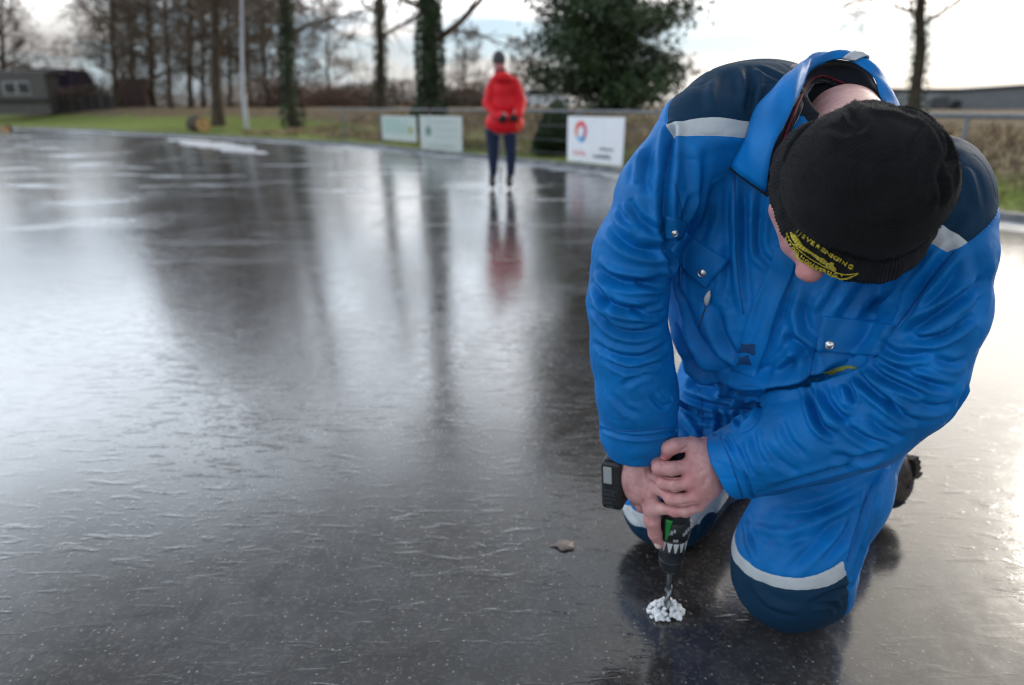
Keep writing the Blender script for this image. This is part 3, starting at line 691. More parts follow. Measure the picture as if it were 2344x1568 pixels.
o = blades('dry_grass', 70000, (-9, 9, 3, 26, .9, 6.5), (.05, .15), .006, M_dry, 3); tag(o, 'straw-coloured dry grass covering the bank behind the fence', 'grass')
o = blades('dead_undergrowth', 42000, (-9, 9, 3, 26, .8, 5.5), (.04, .16), .009, M_dryd, 9, .8); tag(o, 'dark brown dead undergrowth on the slope of the bank', 'undergrowth')
o = blades('green_grass', 60000, (-14, 8, 3, 29, .2, 3.6), (.03, .08), .005, M_gg, 5); tag(o, 'short green grass on the strip beside the kerb', 'grass')
# ------------------------------------------------------------------ smooth solids for bodies and cloth
f32 = np.float32
def cone(a, ra, b, rb):
    a = np.asarray(a, f32); b = np.asarray(b, f32); ba = b-a; L2 = float(ba@ba)+1e-9
    def fn(p):
        pa = p-a; t_ = np.clip((pa@ba)/L2, 0, 1)
        q = pa-t_[:, None]*ba
        return np.sqrt((q*q).sum(1))-(ra+t_*(rb-ra))
    return fn
def ell(c_, r, rot=None):
    c_ = np.asarray(c_, f32); r = np.asarray(r, f32); M = None if rot is None else np.asarray(rot, f32)
    def fn(p):
        q = p-c_
        if M is not None: q = q@M            # columns of M are the axes
        k0 = np.sqrt(((q/r)**2).sum(1)); k1 = np.sqrt(((q/(r*r))**2).sum(1))+1e-9
        return k0*(k0-1)/k1
    return fn
def rbox(c_, h, rad, M):
    c_ = np.asarray(c_, f32); h = np.asarray(h, f32); M = np.asarray(M, f32)
    def fn(p):
        q = np.abs((p-c_)@M)-h
        return np.sqrt((np.maximum(q, 0)**2).sum(1))+np.minimum(q.max(1), 0)-rad
    return fn
def chain(pts, rad):
    return [cone(pts[i], rad[i], pts[i+1], rad[i+1]) for i in range(len(pts)-1)]
def smin(a, b, k):
    if k <= 0: return np.minimum(a, b)
    h = np.maximum(k-np.abs(a-b), 0)/k
    return np.minimum(a, b)-h*h*k*.25
def union(fns, k):
    def fn(p):
        d = fns[0](p)
        for f in fns[1:]: d = smin(d, f(p), k)
        return d
    return fn
def blend(f, g, k):
    if callable(k): 
        def fn(p):
            a, b = f(p), g(p); kk = k(p); h = np.maximum(kk-np.abs(a-b), 0)/kk; return np.minimum(a, b)-h*h*kk*.25
        return fn
    return lambda p: smin(f(p), g(p), k)
def carve(f, g, k):
    return lambda p: -smin(-f(p), g(p), k)
def surface(fn, lo, hi, vox, B=12):
    """surface nets over the blocks that the surface runs through"""
    lo = np.asarray(lo, float); nb = np.ceil((np.asarray(hi)-lo)/(vox*B)).astype(int)
    I, J, K = np.meshgrid(*[np.arange(n) for n in nb], indexing='ij'); blk = np.stack([I.ravel(), J.ravel(), K.ravel()], 1)
    cen = (lo+(blk+.5)*B*vox).astype(f32)
    d = np.concatenate([fn(cen[i:i+200000]) for i in range(0, len(cen), 200000)])
    blk = blk[np.abs(d) < B*vox*.5*1.75*1.45]
    n1 = B+1; g = np.arange(n1); gi, gj, gk = np.meshgrid(g, g, g, indexing='ij'); off = np.stack([gi.ravel(), gj.ravel(), gk.ravel()], 1)
    dim = nb*B+3; ids = []; pos = []; quads = []
    key = lambda q: ((q[..., 0]+1)*dim[1]+(q[..., 1]+1))*dim[2]+(q[..., 2]+1)
    for s in range(0, len(blk), 120):
        bb = blk[s:s+120]; P_ = (bb[:, None, :]*B+off[None]).reshape(-1, 3)
        D = fn((lo+P_*vox).astype(f32)).reshape(len(bb), n1, n1, n1)
        c8 = np.stack([D[:, a:a+B, b_:b_+B, c_:c_+B] for a in (0, 1) for b_ in (0, 1) for c_ in (0, 1)], -1)
        sgn = c8 < 0; m = sgn.any(-1) & ~sgn.all(-1)
        w_ = np.argwhere(m)
        if len(w_):
            v8 = c8[m]; acc = np.zeros((len(w_), 3)); cnt = np.zeros(len(w_))
            cor = np.array([(a, b_, c_) for a in (0, 1) for b_ in (0, 1) for c_ in (0, 1)])
            for a in range(8):
                for b_ in range(a+1, 8):
                    if np.abs(cor[a]-cor[b_]).sum() != 1: continue
                    x = (v8[:, a] < 0) != (v8[:, b_] < 0)
                    t_ = np.where(x, v8[:, a]/np.where(x, v8[:, a]-v8[:, b_], 1), 0)
                    acc += np.where(x[:, None], cor[a]+t_[:, None]*(cor[b_]-cor[a]), 0); cnt += x
            cell = bb[w_[:, 0]]*B+w_[:, 1:]; ids.append(key(cell)); pos.append(lo+(cell+acc/cnt[:, None])*vox)
        for ax in range(3):
            sl0 = [slice(None)]+[slice(0, B)]*3; sl1 = list(sl0); sl1[ax+1] = slice(1, B+1)
            a, b_ = D[tuple(sl0)] < 0, D[tuple(sl1)] < 0; e = np.argwhere(a != b_)
            if not len(e): continue
            base = bb[e[:, 0]]*B+e[:, 1:]; u = np.zeros(3, int); v = np.zeros(3, int); u[(ax+1) % 3] = 1; v[(ax+2) % 3] = 1
            q = np.stack([key(base), key(base-u), key(base-u-v), key(base-v)], 1)
            inside = a[tuple(e.T)]; q[~inside] = q[~inside][:, ::-1]; quads.append(q)
    ids = np.concatenate(ids); pos = np.concatenate(pos); q = np.concatenate(quads)
    o = np.argsort(ids); ids = ids[o]; pos = pos[o]; idx = np.searchsorted(ids, q); idx = np.minimum(idx, len(ids)-1)
    ok = (ids[idx] == q).all(1); return pos, idx[ok]
def sdf_normals(fn, V, e=.002):
    V = V.astype(f32); n = np.stack([fn(V+np.eye(3, dtype=f32)[i]*e)-fn(V-np.eye(3, dtype=f32)[i]*e) for i in range(3)], 1)
    return n/(np.linalg.norm(n, axis=1)[:, None]+1e-9)
def smooth_mesh(V, Q, it=2, lam=.5):
    E = np.concatenate([Q[:, [0, 1]], Q[:, [1, 2]], Q[:, [2, 3]], Q[:, [3, 0]]]); n = len(V)
    for _ in range(it):
        acc = np.zeros_like(V); cnt = np.zeros(n)
        for c_ in range(3): acc[:, c_] = np.bincount(E[:, 0], V[E[:, 1], c_], n)+np.bincount(E[:, 1], V[E[:, 0], c_], n)
        cnt = np.bincount(E[:, 0], minlength=n)+np.bincount(E[:, 1], minlength=n)
        V = V+lam*(acc/np.maximum(cnt, 1)[:, None]-V)
    return V
def cut(V, T, g):
    """split triangles along g = 0; returns verts and the triangle lists (g > 0, g <= 0)"""
    V = list(map(tuple, V)) if False else V
    s = g > 0; n3 = s[T].sum(1); pos = [T[n3 == 3]]; neg = [T[n3 == 0]]; newV = [V]; base = len(V); cache = {}
    mixed = T[(n3 == 1) | (n3 == 2)]
    E = []
    def mid(a, b):
        nonlocal base
        k = (a, b) if a < b else (b, a)
        if k in cache: return cache[k]
        ga, gb = g[k[0]], g[k[1]]; t_ = ga/(ga-gb); E.append(V[k[0]]*(1-t_)+V[k[1]]*t_); cache[k] = base; base += 1; return base-1
    P_, N_ = [], []
    for tri in mixed.tolist():
        a, b, c_ = tri
        sa, sb, s_c = s[a], s[b], s[c_]
        cnt = int(sa)+int(sb)+int(s_c)
        # rotate so that 'a' is the odd one out
        odd = (cnt == 1)
        for _ in range(3):
            if s[a] == odd and s[b] != odd and s[c_] != odd: break
            a, b, c_ = b, c_, a
        m1, m2 = mid(a, b), mid(a, c_)
        one = [(a, m1, m2)]; two = [(m1, b, c_), (m1, c_, m2)]
        (P_ if odd else N_).extend(one); (N_ if odd else P_).extend(two)
    V2 = np.concatenate([V, np.array(E)]) if E else V
    pos.append(np.array(P_, int).reshape(-1, 3)); neg.append(np.array(N_, int).reshape(-1, 3))
    return V2, np.concatenate(pos), np.concatenate(neg)
def tris(Q): return np.concatenate([Q[:, [0, 1, 2]], Q[:, [0, 2, 3]]])
def compact(V, T):
    u, inv = np.unique(T, return_inverse=True); return V[u], inv.reshape(T.shape)
class Surf:
    """ray queries against a mesh"""
    def __init__(s, V, Q): s.b = BVHTree.FromPolygons([tuple(v) for v in V.tolist()], Q.tolist())
    def hit(s, px, py, back=False):
        d = Vector(W(px, py, 1.0)-C0).normalized(); h = s.b.ray_cast(Vector(C0), d)
        if h[0] is None: return None, None
        n = np.array(h[1]); return np.array(h[0]), (-n if n@np.array(d) > 0 else n)
    def pt(s, px, py):
        h, n = s.hit(px, py)
        if h is not None: return h, n
        best = None
        for z in np.linspace(.75, 2.0, 60):
            q = s.b.find_nearest(Vector(W(px, py, z)))
            if best is None or q[3] < best[3]: best = q
        return np.array(best[0]), np.array(best[1])
    def near(s, p):
        h = s.b.find_nearest(Vector(p)); return np.array(h[0]), np.array(h[1])
def resample(pts, n):
    P_ = np.asarray(pts, float); 
    if len(P_) > 2:
        out = []
        for i in range(len(P_)-1):
            p0 = P_[max(i-1, 0)]; p1 = P_[i]; p2 = P_[i+1]; p3 = P_[min(i+2, len(P_)-1)]
            for k in range(12):
                t_ = k/12; out.append(0.5*((2*p1)+(-p0+p2)*t_+(2*p0-5*p1+4*p2-p3)*t_*t_+(-p0+3*p1-3*p2+p3)*t_**3))
        out.append(P_[-1]); P_ = np.array(out)
    L = np.concatenate([[0], np.cumsum(np.linalg.norm(np.diff(P_, axis=0), axis=1))]); s_ = np.linspace(0, L[-1], n)
    return np.stack([np.interp(s_, L, P_[:, k]) for k in range(P_.shape[1])], 1)
# ------------------------------------------------------------------ the kneeling man
rp = lambda r, z: r*z/F
def Wz(l): return [W(a, b, z) for a, b, z, r in l], [rp(r, z) for a, b, z, r in l]
RA = [(1602, 308, 1.15, 100), (1514, 436, 1.17, 93), (1450, 580, 1.20, 90), (1436, 690, 1.22, 88), (1443, 800, 1.255, 88), (1456, 900, 1.285, 86), (1463, 985, 1.315, 79), (1466, 1070, 1.345, 66)]
LA = [(2130, 480, 1.03, 97), (2153, 580, 1.03, 99), (2145, 720, 1.05, 100), (2092, 845, 1.08, 100), (2050, 900, 1.10, 103), (1965, 955, 1.14, 110), (1862, 998, 1.18, 104), (1762, 1034, 1.22, 93), (1620, 1082, 1.275, 72)]
def clipped(f, p0, p1, rad):
    """a sleeve end: cut square at the hem and hollow inside"""
    p0 = np.array(p0, f32); ax = np.array(p1-p0, f32); ax /= np.linalg.norm(ax); hol = cone(p0+ax*.03, rad, p0-ax*.028, rad*.8)
    def fn(p):
        d = f(p); d = -smin(-d, -((p-p0)@ax), .008); return -smin(-d, hol(p), .006)
    return fn
sRA = clipped(union(chain(*Wz(RA)), .03), W(1464, 1036, 1.33), W(1466, 1080, 1.345), .050)
sLA = clipped(union(chain(*Wz(LA)), .03), W(1655, 1071, 1.26), W(1600, 1090, 1.285), .052)
def lat(a, b, c_, hl, r):      # a bar across the body
    v = np.array([a, b, c_])
    return v
Lt = np.array([.87, -.45, -.21]); Lt /= np.linalg.norm(Lt); Lp = np.array([.605, -.79, 0]); Lp /= np.linalg.norm(Lp)
def bar(c_, v, hl, r, r2=None): c_ = np.array(c_); return cone(c_-v*hl, r, c_+v*hl, r if r2 is None else r2)
torso = union([
    cone(W(1664, 286, 1.20), .098, W(2118, 444, 1.07), .090),      # across the shoulders
    cone(W(1762, 285, 1.24), .108, W(1915, 345, 1.19), .098),      # upper back
    bar(W(1770, 470, 1.22), Lt, .10, .110, .125),                 # chest
    bar(W(1765, 640, 1.26), Lt, .09, .112, .13),
    bar(W(1770, 760, 1.30), .5*Lt+.5*Lp, .07, .13, .135),
], .07)
pelvis = union([bar((.635, 1.40, .40), Lp, .09, .145), bar((.61, 1.37, .47), Lp, .07, .13)], .06)
LEGL = [((.70, 1.31, .40), .125), ((.630, 1.21, .275), .118), ((.553, 1.142, .150), .106), ((.5475, 1.136, .12), .102)]
LEGR = [((.53, 1.50, .40), .125), ((.455, 1.455, .27), .114), ((.377, 1.402, .145), .104), ((.367, 1.397, .125), .102)]
def legf(l): return union(chain([p for p, r in l], [r for p, r in l]), .03)
shinL = union(chain([(.548, 1.135, .105), (.675, 1.285, .095), (.80, 1.42, .088), (.89, 1.515, .085)], [.098, .088, .078, .064]), .03)
shinR = union(chain([(.37, 1.395, .115), (.53, 1.58, .100), (.68, 1.73, .085), (.72, 1.77, .085)], [.10, .09, .075, .065]), .03)
legL = blend(blend(legf(LEGL), shinL, .03), cone(W(1868, 1335, 1.375), .070, W(1915, 1235, 1.47), .052), .035); legR = blend(legf(LEGR), shinR, .03)
lower = blend(blend(pelvis, legL, .05), legR, .05)
body_c = blend(torso, lower, .035)
sh1 = np.array(W(1560, 330, 1.15), f32); sh2 = np.array(W(2180, 480, 1.02), f32)
def kf(c_): return lambda p: np.clip(.075-np.sqrt(((p-c_)**2).sum(1))*.33, .006, .06)
suit_f = blend(blend(body_c, sRA, kf(sh1)), sLA, kf(sh2))
# flatten where the knees and shins rest on the ice
ice_plane = lambda p: -(p[:, 2]-.004)
suit_base = suit_f
suit_f = carve(suit_base, lambda p: p[:, 2]-.004, .012)
neckhole = ell(W(1925, 275, 1.13), (.082, .10, .115))
suit_g = carve(suit_f, neckhole, .015)
VOX = .0032
SV, SQ = surface(suit_g, (-.02, .75, -.01), (1.08, 1.95, 1.22), VOX)
SN = sdf_normals(suit_g, SV, .004)
su0 = Surf(SV, SQ)

# folds: lines of the cloth, each pressed into (or raised from) the real surface along its normal
DISP = np.zeros(len(SV)); 
def seg_dist(P_, A, B_):
    ba = B_-A; t_ = np.clip(((P_-A)@ba)/(ba@ba+1e-9), 0, 1); q = P_-A-t_[:, None]*ba; return np.sqrt((q*q).sum(1)), t_
def fold(pts, amp, wd, kind='valley', lip=.55, taper=True, n=10, skew=0.0):
    """pts: picture positions; amp, wd in metres"""
    if kind in ('valley', 'ridge'): wd = wd*.68; amp = amp*1.85
    Q_ = resample(pts, n); H = []; NN_ = []
    for a, b_ in Q_:
        h, nn = su0.hit(a, b_)
        if h is not None: H.append(h); NN_.append(nn)
    if len(H) < 2: return
    H = np.array(H); lo = H.min(0)-wd*3.5; hi = H.max(0)+wd*3.5
    m = ((SV > lo) & (SV < hi)).all(1); P_ = SV[m]; best = np.full(len(P_), 9.); tt = np.zeros(len(P_)); side = np.zeros(len(P_))
    for i in range(len(H)-1):
        if np.linalg.norm(H[i+1]-H[i]) > .12: continue
        d, t_ = seg_dist(P_, H[i], H[i+1]); k = d < best
        best[k] = d[k]; tt[k] = (i+t_[k])/(len(H)-1)
        cr = np.cross(H[i+1]-H[i], NN_[i]); cr /= np.linalg.norm(cr)+1e-9; side[k] = ((P_-H[i])@cr)[k]
    env = np.clip(np.sin(np.pi*np.clip(tt, .0, 1))*1.25, 0, 1)**.7 if taper else 1.0
    x = best/wd
    if kind == 'valley': f_ = -np.exp(-np.sqrt(x*x+.06)*1.25)*1.15+lip*np.exp(-((x-2.0)/1.0)**2)
    elif kind == 'ridge': f_ = np.exp(-x*x)-lip*np.exp(-((x-1.75)/.85)**2)
    elif kind == 'step': f_ = np.where(side > 0, 1, -1)*(1-np.exp(-x*x*3))*np.exp(-(x/2.2)**2)*.9
    else: f_ = -np.exp(-x*x)
    DISP[m] += amp*env*f_
mm = .001
# right sleeve (left of the picture): creases run in from the inner elbow
for p_, a_, w_ in [
    ([(1395, 520), (1440, 560), (1500, 575), (1530, 560)], 9, 12), ([(1362, 610), (1400, 640), (1460, 650), (1525, 640)], 11, 11),
    ([(1350, 640), (1385, 690), (1450, 712), (1515, 700)], 10, 10), ([(1345, 700), (1400, 752), (1460, 765), (1520, 748)], 8, 9),
    ([(1355, 780), (1400, 812), (1470, 820), (1530, 790)], 7, 9), ([(1375, 815), (1420, 842), (1475, 846)], 5, 8), ([(1440, 700), (1480, 722), (1525, 715)], 6, 7),
    ([(1432, 858), (1470, 842), (1515, 832)], 5, 9), ([(1425, 885), (1460, 862), (1500, 855)], 4, 8), ([(1440, 455), (1462, 500), (1510, 530), (1528, 535)], 6, 10),
    ([(1415, 470), (1428, 500), (1460, 520)], 4, 9), ([(1450, 640), (1490, 655), (1524, 655)], 6, 7)]:
    fold(p_, a_*mm, w_*mm)
fold([(1535, 300), (1528, 380), (1522, 470), (1527, 560), (1535, 610)], 9*mm, 10*mm, taper=False)     # where arm meets chest
fold([(1500, 250), (1470, 330), (1462, 420)], 5*mm, 16*mm, 'ridge'); fold([(1490, 330), (1475, 400), (1485, 450)], 4*mm, 9*mm)
fold([(1378, 982), (1420, 997), (1480, 1000), (1547, 985)], 4*mm, 5*mm, taper=False)                   # cuff seam
# left sleeve
for p_, a_, w_ in [
    ([(2190, 560), (2120, 640), (2075, 715), (2050, 760)], 7, 9), ([(2255, 640), (2190, 690), (2120, 735), (2060, 770)], 10, 9), ([(2075, 765), (2120, 778), (2170, 766), (2235, 720)], 9, 8),
    ([(1985, 832), (2020, 862), (2075, 888), (2120, 905)], 11, 8), ([(2000, 820), (2055, 850), (2130, 880), (2185, 890)], 9, 8), ([(1958, 850), (1990, 890), (2040, 930), (2075, 950)], 11, 8),
    ([(1938, 872), (1948, 905), (1950, 925)], 9, 7), ([(1855, 888), (1862, 930), (1880, 975), (1915, 998)], 12, 8), ([(1885, 885), (1895, 920), (1920, 950), (1960, 962)], 8, 8),
    ([(1985, 950), (2020, 985), (2070, 1005)], 6, 9), ([(2050, 835), (2085, 845), (2120, 838)], 5, 8), ([(2100, 920), (2140, 935), (2180, 925)], 5, 9),
    ([(1690, 1010), (1705, 1055), (1725, 1090)], 5, 8), ([(1720, 985), (1732, 1030), (1752, 1065)], 4, 8), ([(1760, 1125), (1850, 1095), (1930, 1070), (2010, 1035)], 5, 10),
    ([(1900, 1040), (1970, 1050), (2030, 1030)], 5, 10), ([(2010, 770), (2030, 800), (2080, 815), (2140, 805)], 6, 9), ([(2230, 560), (2245, 640), (2235, 720)], 4, 14)]:
    fold(p_, a_*mm, w_*mm)
fold([(1660, 1002), (1690, 1050), (1712, 1105), (1722, 1140)], 4*mm, 5*mm, taper=False)
fold([(2120, 1010), (2180, 950), (2215, 880)], 5*mm, 12*mm)
# chest and belly
for p_, a_, w_, k_ in [
    ([(1745, 430), (1735, 560), (1760, 600), (1790, 640)], 5, 9, 'valley'), ([(1682, 400), (1684, 540), (1690, 640), (1700, 720)], 6, 12, 'ridge'), ([(1640, 420), (1618, 500), (1600, 560)], 5, 12, 'valley'),
    ([(1590, 330), (1598, 420), (1580, 500)], 4, 14, 'ridge'), ([(1700, 440), (1705, 540), (1698, 600)], 4, 10, 'valley'), ([(1545, 740), (1575, 800), (1610, 850), (1690, 880)], 11, 16, 'valley'),
    ([(1600, 690), (1640, 790), (1700, 845)], 6, 16, 'ridge'), ([(1790, 770), (1840, 800), (1855, 850), (1850, 872)], 7, 12, 'valley'), ([(1815, 700), (1830, 760), (1870, 800)], 5, 14, 'ridge'),
    ([(1830, 790), (1790, 830), (1770, 860)], 6, 12, 'ridge'), ([(1990, 640), (1950, 700), (1900, 780), (1860, 830)], 4, 12, 'valley'), ([(2100, 610), (2040, 690), (1990, 740)], 4, 14, 'ridge'),
    ([(1540, 850), (1600, 885), (1690, 893), (1800, 884), (1900, 862), (1985, 812)], 16, 13, 'valley'), ([(1560, 815), (1620, 862), (1700, 868), (1800, 866), (1880, 845)], 9, 16, 'ridge'),
    ([(1560, 905), (1620, 925), (1690, 935)], 7, 9, 'valley'), ([(1720, 905), (1770, 905), (1820, 895)], 6, 8, 'valley'), ([(1640, 930), (1650, 965), (1640, 1000)], 6, 9, 'valley'),
    ([(1735, 930), (1720, 960), (1690, 980)], 6, 8, 'ridge'), ([(1560, 950), (1590, 985), (1600, 1010)], 5, 12, 'ridge'), ([(1690, 935), (1688, 955), (1690, 975)], 5, 7, 'valley')]:
    fold(p_, a_*mm, w_*mm, k_)
EXTRA = [([(1755, 650), (1735, 730), (1712, 800)], 4, 9), ([(1815, 640), (1790, 720), (1762, 790), (1752, 850)], 5, 10), ([(1862, 660), (1840, 720), (1850, 780)], 4, 10), ([(1930, 640), (1905, 680), (1880, 720)], 4, 9),
    ([(1560, 660), (1575, 720), (1600, 780), (1640, 830)], 5, 12), ([(1548, 600), (1552, 660), (1570, 700)], 5, 8), ([(1640, 700), (1655, 770), (1680, 820)], 4, 11), ([(2040, 660), (2010, 700), (1985, 725)], 4, 8),
    ([(1590, 440), (1572, 490), (1560, 520)], 5, 8), ([(1660, 560), (1662, 640), (1655, 700)], 4, 10), ([(1400, 900), (1430, 935), (1470, 950)], 3, 9), ([(1490, 905), (1515, 930), (1535, 925)], 4, 7), ([(1400, 760), (1382, 700), (1378, 650)], 3, 9),
    ([(1790, 960), (1810, 1010), (1850, 1050)], 4, 9), ([(1740, 1000), (1775, 1050), (1830, 1085)], 3, 10), ([(1900, 910), (1925, 960), (1980, 1005), (2040, 1015)], 6, 8), ([(2020, 900), (2060, 950), (2110, 970)], 6, 8), ([(2140, 820), (2185, 835), (2215, 820)], 5, 8),
    ([(2120, 560), (2090, 620), (2040, 690)], 4, 10), ([(2200, 600), (2165, 660), (2110, 710)], 5, 9), ([(1620, 900), (1680, 915), (1740, 908)], 6, 6), ([(1560, 935), (1600, 960), (1650, 965)], 5, 7)]
for p_, a_, w_ in EXTRA: fold(p_, a_*mm, w_*mm)
# yoke folds
for p_, a_, w_, k_ in [([(1712, 150), (1722, 190), (1718, 240), (1722, 262)], 8, 9, 'valley'), ([(1725, 150), (1760, 165), (1800, 185)], 4, 8, 'valley'), ([(1640, 165), (1628, 215), (1636, 260)], 4, 12, 'ridge'),
    ([(1690, 160), (1700, 200), (1690, 250)], 3, 9, 'ridge'), ([(1745, 190), (1730, 225), (1728, 262)], 4, 8, 'ridge'), ([(2160, 540), (2190, 510), (2215, 490)], 5, 8, 'valley'), ([(2215, 380), (2230, 430), (2240, 480)], 3, 10, 'ridge')]:
    fold(p_, a_*mm*.55, w_*mm*1.1, k_)
# trousers, left leg (right of the picture) and right leg
for p_, a_, w_, k_ in [([(1760, 1180), (1870, 1165), (1960, 1130), (2010, 1085)], 5, 12, 'valley'), ([(1700, 1200), (1800, 1220), (1900, 1180), (1990, 1110)], 4, 14, 'ridge'),
    ([(1800, 1310), (1860, 1250), (1920, 1180)], 5, 12, 'valley'), ([(1745, 1290), (1790, 1240), (1860, 1190)], 3, 16, 'ridge'), ([(1880, 1290), (1930, 1230), (1960, 1170)], 5, 10, 'valley'),
    ([(1935, 1310), (1955, 1240), (1975, 1180), (1995, 1110)], 5, 9, 'valley'), ([(1945, 1350), (1965, 1280), (1985, 1215), (2005, 1140)], 4, 9, 'ridge'), ([(1975, 1250), (1995, 1180), (2012, 1120)], 4, 8, 'valley'),
    ([(2000, 1120), (2020, 1085), (2040, 1060)], 5, 7, 'ridge'), ([(1850, 1385), (1900, 1360), (1950, 1340)], 4, 9, 'valley'), ([(1720, 1330), (1760, 1380), (1830, 1400)], 3, 14, 'ridge'),
    ([(1920, 1400), (1900, 1380), (1860, 1390)], 4, 7, 'valley'), ([(1700, 1160), (1710, 1230), (1730, 1290)], 3, 12, 'ridge'),
    ([(1430, 1140), (1440, 1180), (1470, 1215)], 4, 12, 'ridge'), ([(1600, 1190), (1590, 1230)], 2, 8, 'valley')]:
    fold(p_, a_*mm, w_*mm, k_)
SEAMS = [[(1682, 400), (1683, 500), (1686, 600), (1702, 720)], [(1533, 318), (1525, 400), (1523, 490)], [(2186, 574), (2120, 655), (2054, 745)], [(1385, 976), (1440, 988), (1545, 978)], [(1648, 1000), (1672, 1055), (1700, 1140)],
         [(1720, 1138), (1850, 1106), (1960, 1078)], [(1996, 1110), (1962, 1200), (1938, 1285)], [(1545, 420), (1560, 480), (1563, 528)], [(1866, 799), (1858, 840), (1852, 872)], [(2010, 812), (1995, 822)], [(1600, 890), (1610, 950), (1605, 1005)]]
for l in SEAMS: fold(l, 1.8*mm, 3.2*mm, 'seam', taper=False, n=16)
# puckering along the seams and general softness everywhere, the unseen back too
nn1 = nz(SV+nz(SV, 6, 21)[:, None]*.05, 22, 22); nn2 = nz(SV+nz(SV, 14, 23)[:, None]*.03, 55, 24)
nn3 = nz(SV*np.array([1, 1, 1.9])+nz(SV, 9, 25)[:, None]*.05, 38, 26)
DISP += nn1*.0030+nn2*.0008+np.clip(nn3-.35, 0, 1)*.0030-.001
WP = SV+np.stack([nz(SV, 11, 31), nz(SV, 11, 32), nz(SV, 11, 33)], 1)*.035
def pnoise(P_, s, o=0.0): return np.array([mnoise.noise((x*s+o, y*s, z*s)) for x, y, z in P_.tolist()])
c1_ = pnoise(WP*np.array([1, 1, 1.7]), 13); c2_ = pnoise(WP*np.array([1.5, 1.5, 1]), 17, 40.0); cm_ = pnoise(SV, 6, 80.0)
cr1 = np.exp(-(c1_/.055)**2)*sstep(-.10, .18, cm_); cr2 = np.exp(-(c2_/.05)**2)*sstep(-.10, .18, -cm_)
knee_calm = 1-.75*(SV[:, 2] < .30)*1.0
DISP -= (cr1*.0011+cr2*.0009)*knee_calm
SV1 = SV+SN*DISP[:, None]
SV1 = smooth_mesh(SV1, SQ, 1, .3)
SV1[:, 2] = np.maximum(SV1[:, 2], .002+.0005)

# colour fields of the cloth: cut along clean seams into separate pieces
def plane(p0, p1, side_pt):
    """a plane through the eye-line of two picture points would be wrong from elsewhere; use surface points and the surface normal instead"""
def surfpt(px, py):
    return su0.pt(px, py)
def seam_plane(pa, pb, inside):
    (A, na), (B_, nb_) = surfpt(*pa), surfpt(*pb); n = na+nb_; n /= np.linalg.norm(n); v = np.cross(B_-A, n); v /= np.linalg.norm(v)
    I_, _ = surfpt(*inside)
    if (I_-A)@v < 0: v = -v
    return A, v
T0 = tris(SQ)
def side(P_, pl_): return (P_-pl_[0])@pl_[1]
ctr = W(1800, 360, 1.2)
arm_in_R = seam_plane((1530, 212), (1532, 320), (1620, 230)); arm_in_L = seam_plane((2283, 486), (2190, 570), (2180, 480))
# chest line of the yoke on each side, shared by front and back of the jacket
chR = seam_plane((1532, 314), (1705, 316), (1620, 230)); chR0 = seam_plane((1534, 270), (1715, 265), (1620, 230))
chL = seam_plane((2150, 590), (2050, 528), (2200, 480)); chL0 = seam_plane((2186, 562), (2060, 490), (2200, 470))
mid_ = (W(1870, 300, 1.1), Lt)
def yoke_g(P_, cR, cL):
    s_ = side(P_, mid_); w_ = 1/(1+np.exp(-s_/.02))
    # right half uses the right chest line, left half the left one
    g = np.where(s_ < 0, side(P_, cR), side(P_, cL))
    g = np.minimum(g, side(P_, arm_in_R)); g = np.minimum(g, side(P_, arm_in_L))
    return np.minimum(g, (P_[:, 2]-.62))
def knee_g(P_, c_, ax, off, rmax):
    q = P_-np.array(c_); d = -(q@ax)+off; r_ = np.sqrt((q*q).sum(1)); return np.minimum(d, rmax-r_)
# ---- materials of the man
def cloth_mat(name, c_, rough, sheen=.15, dirt=0.0, weave=900, spec=.35):
    m = bpy.data.materials.new(name); m.use_nodes = True; t = m.node_tree; b = t.nodes['Principled BSDF']
    tc_ = N(t, 'ShaderNodeTexCoord')
    n = N(t, 'ShaderNodeTexNoise', i_Scale=14.0, i_Detail=6.0, i_Roughness=.6); t.links.new(tc_.outputs['Object'], n.inputs['Vector'])
    n2_ = N(t, 'ShaderNodeTexNoise', i_Scale=5.0, i_Detail=3.0); t.links.new(tc_.outputs['Object'], n2_.inputs['Vector'])
    f = math_n(t, 'MULTIPLY_ADD', n.outputs[0], .55, -.02); f = math_n(t, 'MULTIPLY_ADD', n2_.outputs[0], .45, f)
    c1 = tuple(x*(.86-dirt) for x in c_); c2 = tuple(min(1, x*1.12) for x in c_)
    t.links.new(ramp(t, f, [(.38, c1), (.62, c2)]), b.inputs['Base Color'])
    b.inputs['Roughness'].default_value = rough; b.inputs['Specular IOR Level'].default_value = spec
    b.inputs['Sheen Weight'].default_value = sheen; b.inputs['Sheen Roughness'].default_value = .35
    mp = N(t, 'ShaderNodeMapping'); mp.inputs['Scale'].default_value = (weave, weave, weave*.55); t.links.new(tc_.outputs['Object'], mp.inputs[0])
    nw = N(t, 'ShaderNodeTexNoise', i_Scale=1.0, i_Detail=1.0); t.links.new(mp.outputs[0], nw.inputs['Vector'])
    nw2 = N(t, 'ShaderNodeTexNoise', i_Scale=70.0, i_Detail=4.0, i_Roughness=.6); t.links.new(tc_.outputs['Object'], nw2.inputs['Vector'])
    hh_ = math_n(t, 'MULTIPLY_ADD', nw2.outputs[0], 3.0, nw.outputs[0])
    bp = N(t, 'ShaderNodeBump', i_Strength=.35, i_Distance=.0006); t.links.new(hh_, bp.inputs['Height']); t.links.new(bp.outputs[0], b.inputs['Normal'])
    return m
M_blue = cloth_mat('blue_workwear', (0.0, .170, .52), .56, sheen=.0, dirt=.12, spec=.24)
M_navy = cloth_mat('navy_workwear', (.006, .034, .075), .72, sheen=.0, spec=.15)
M_refl = cloth_mat('reflective_tape', (.50, .54, .57), .42, sheen=.0, weave=500, spec=.6)
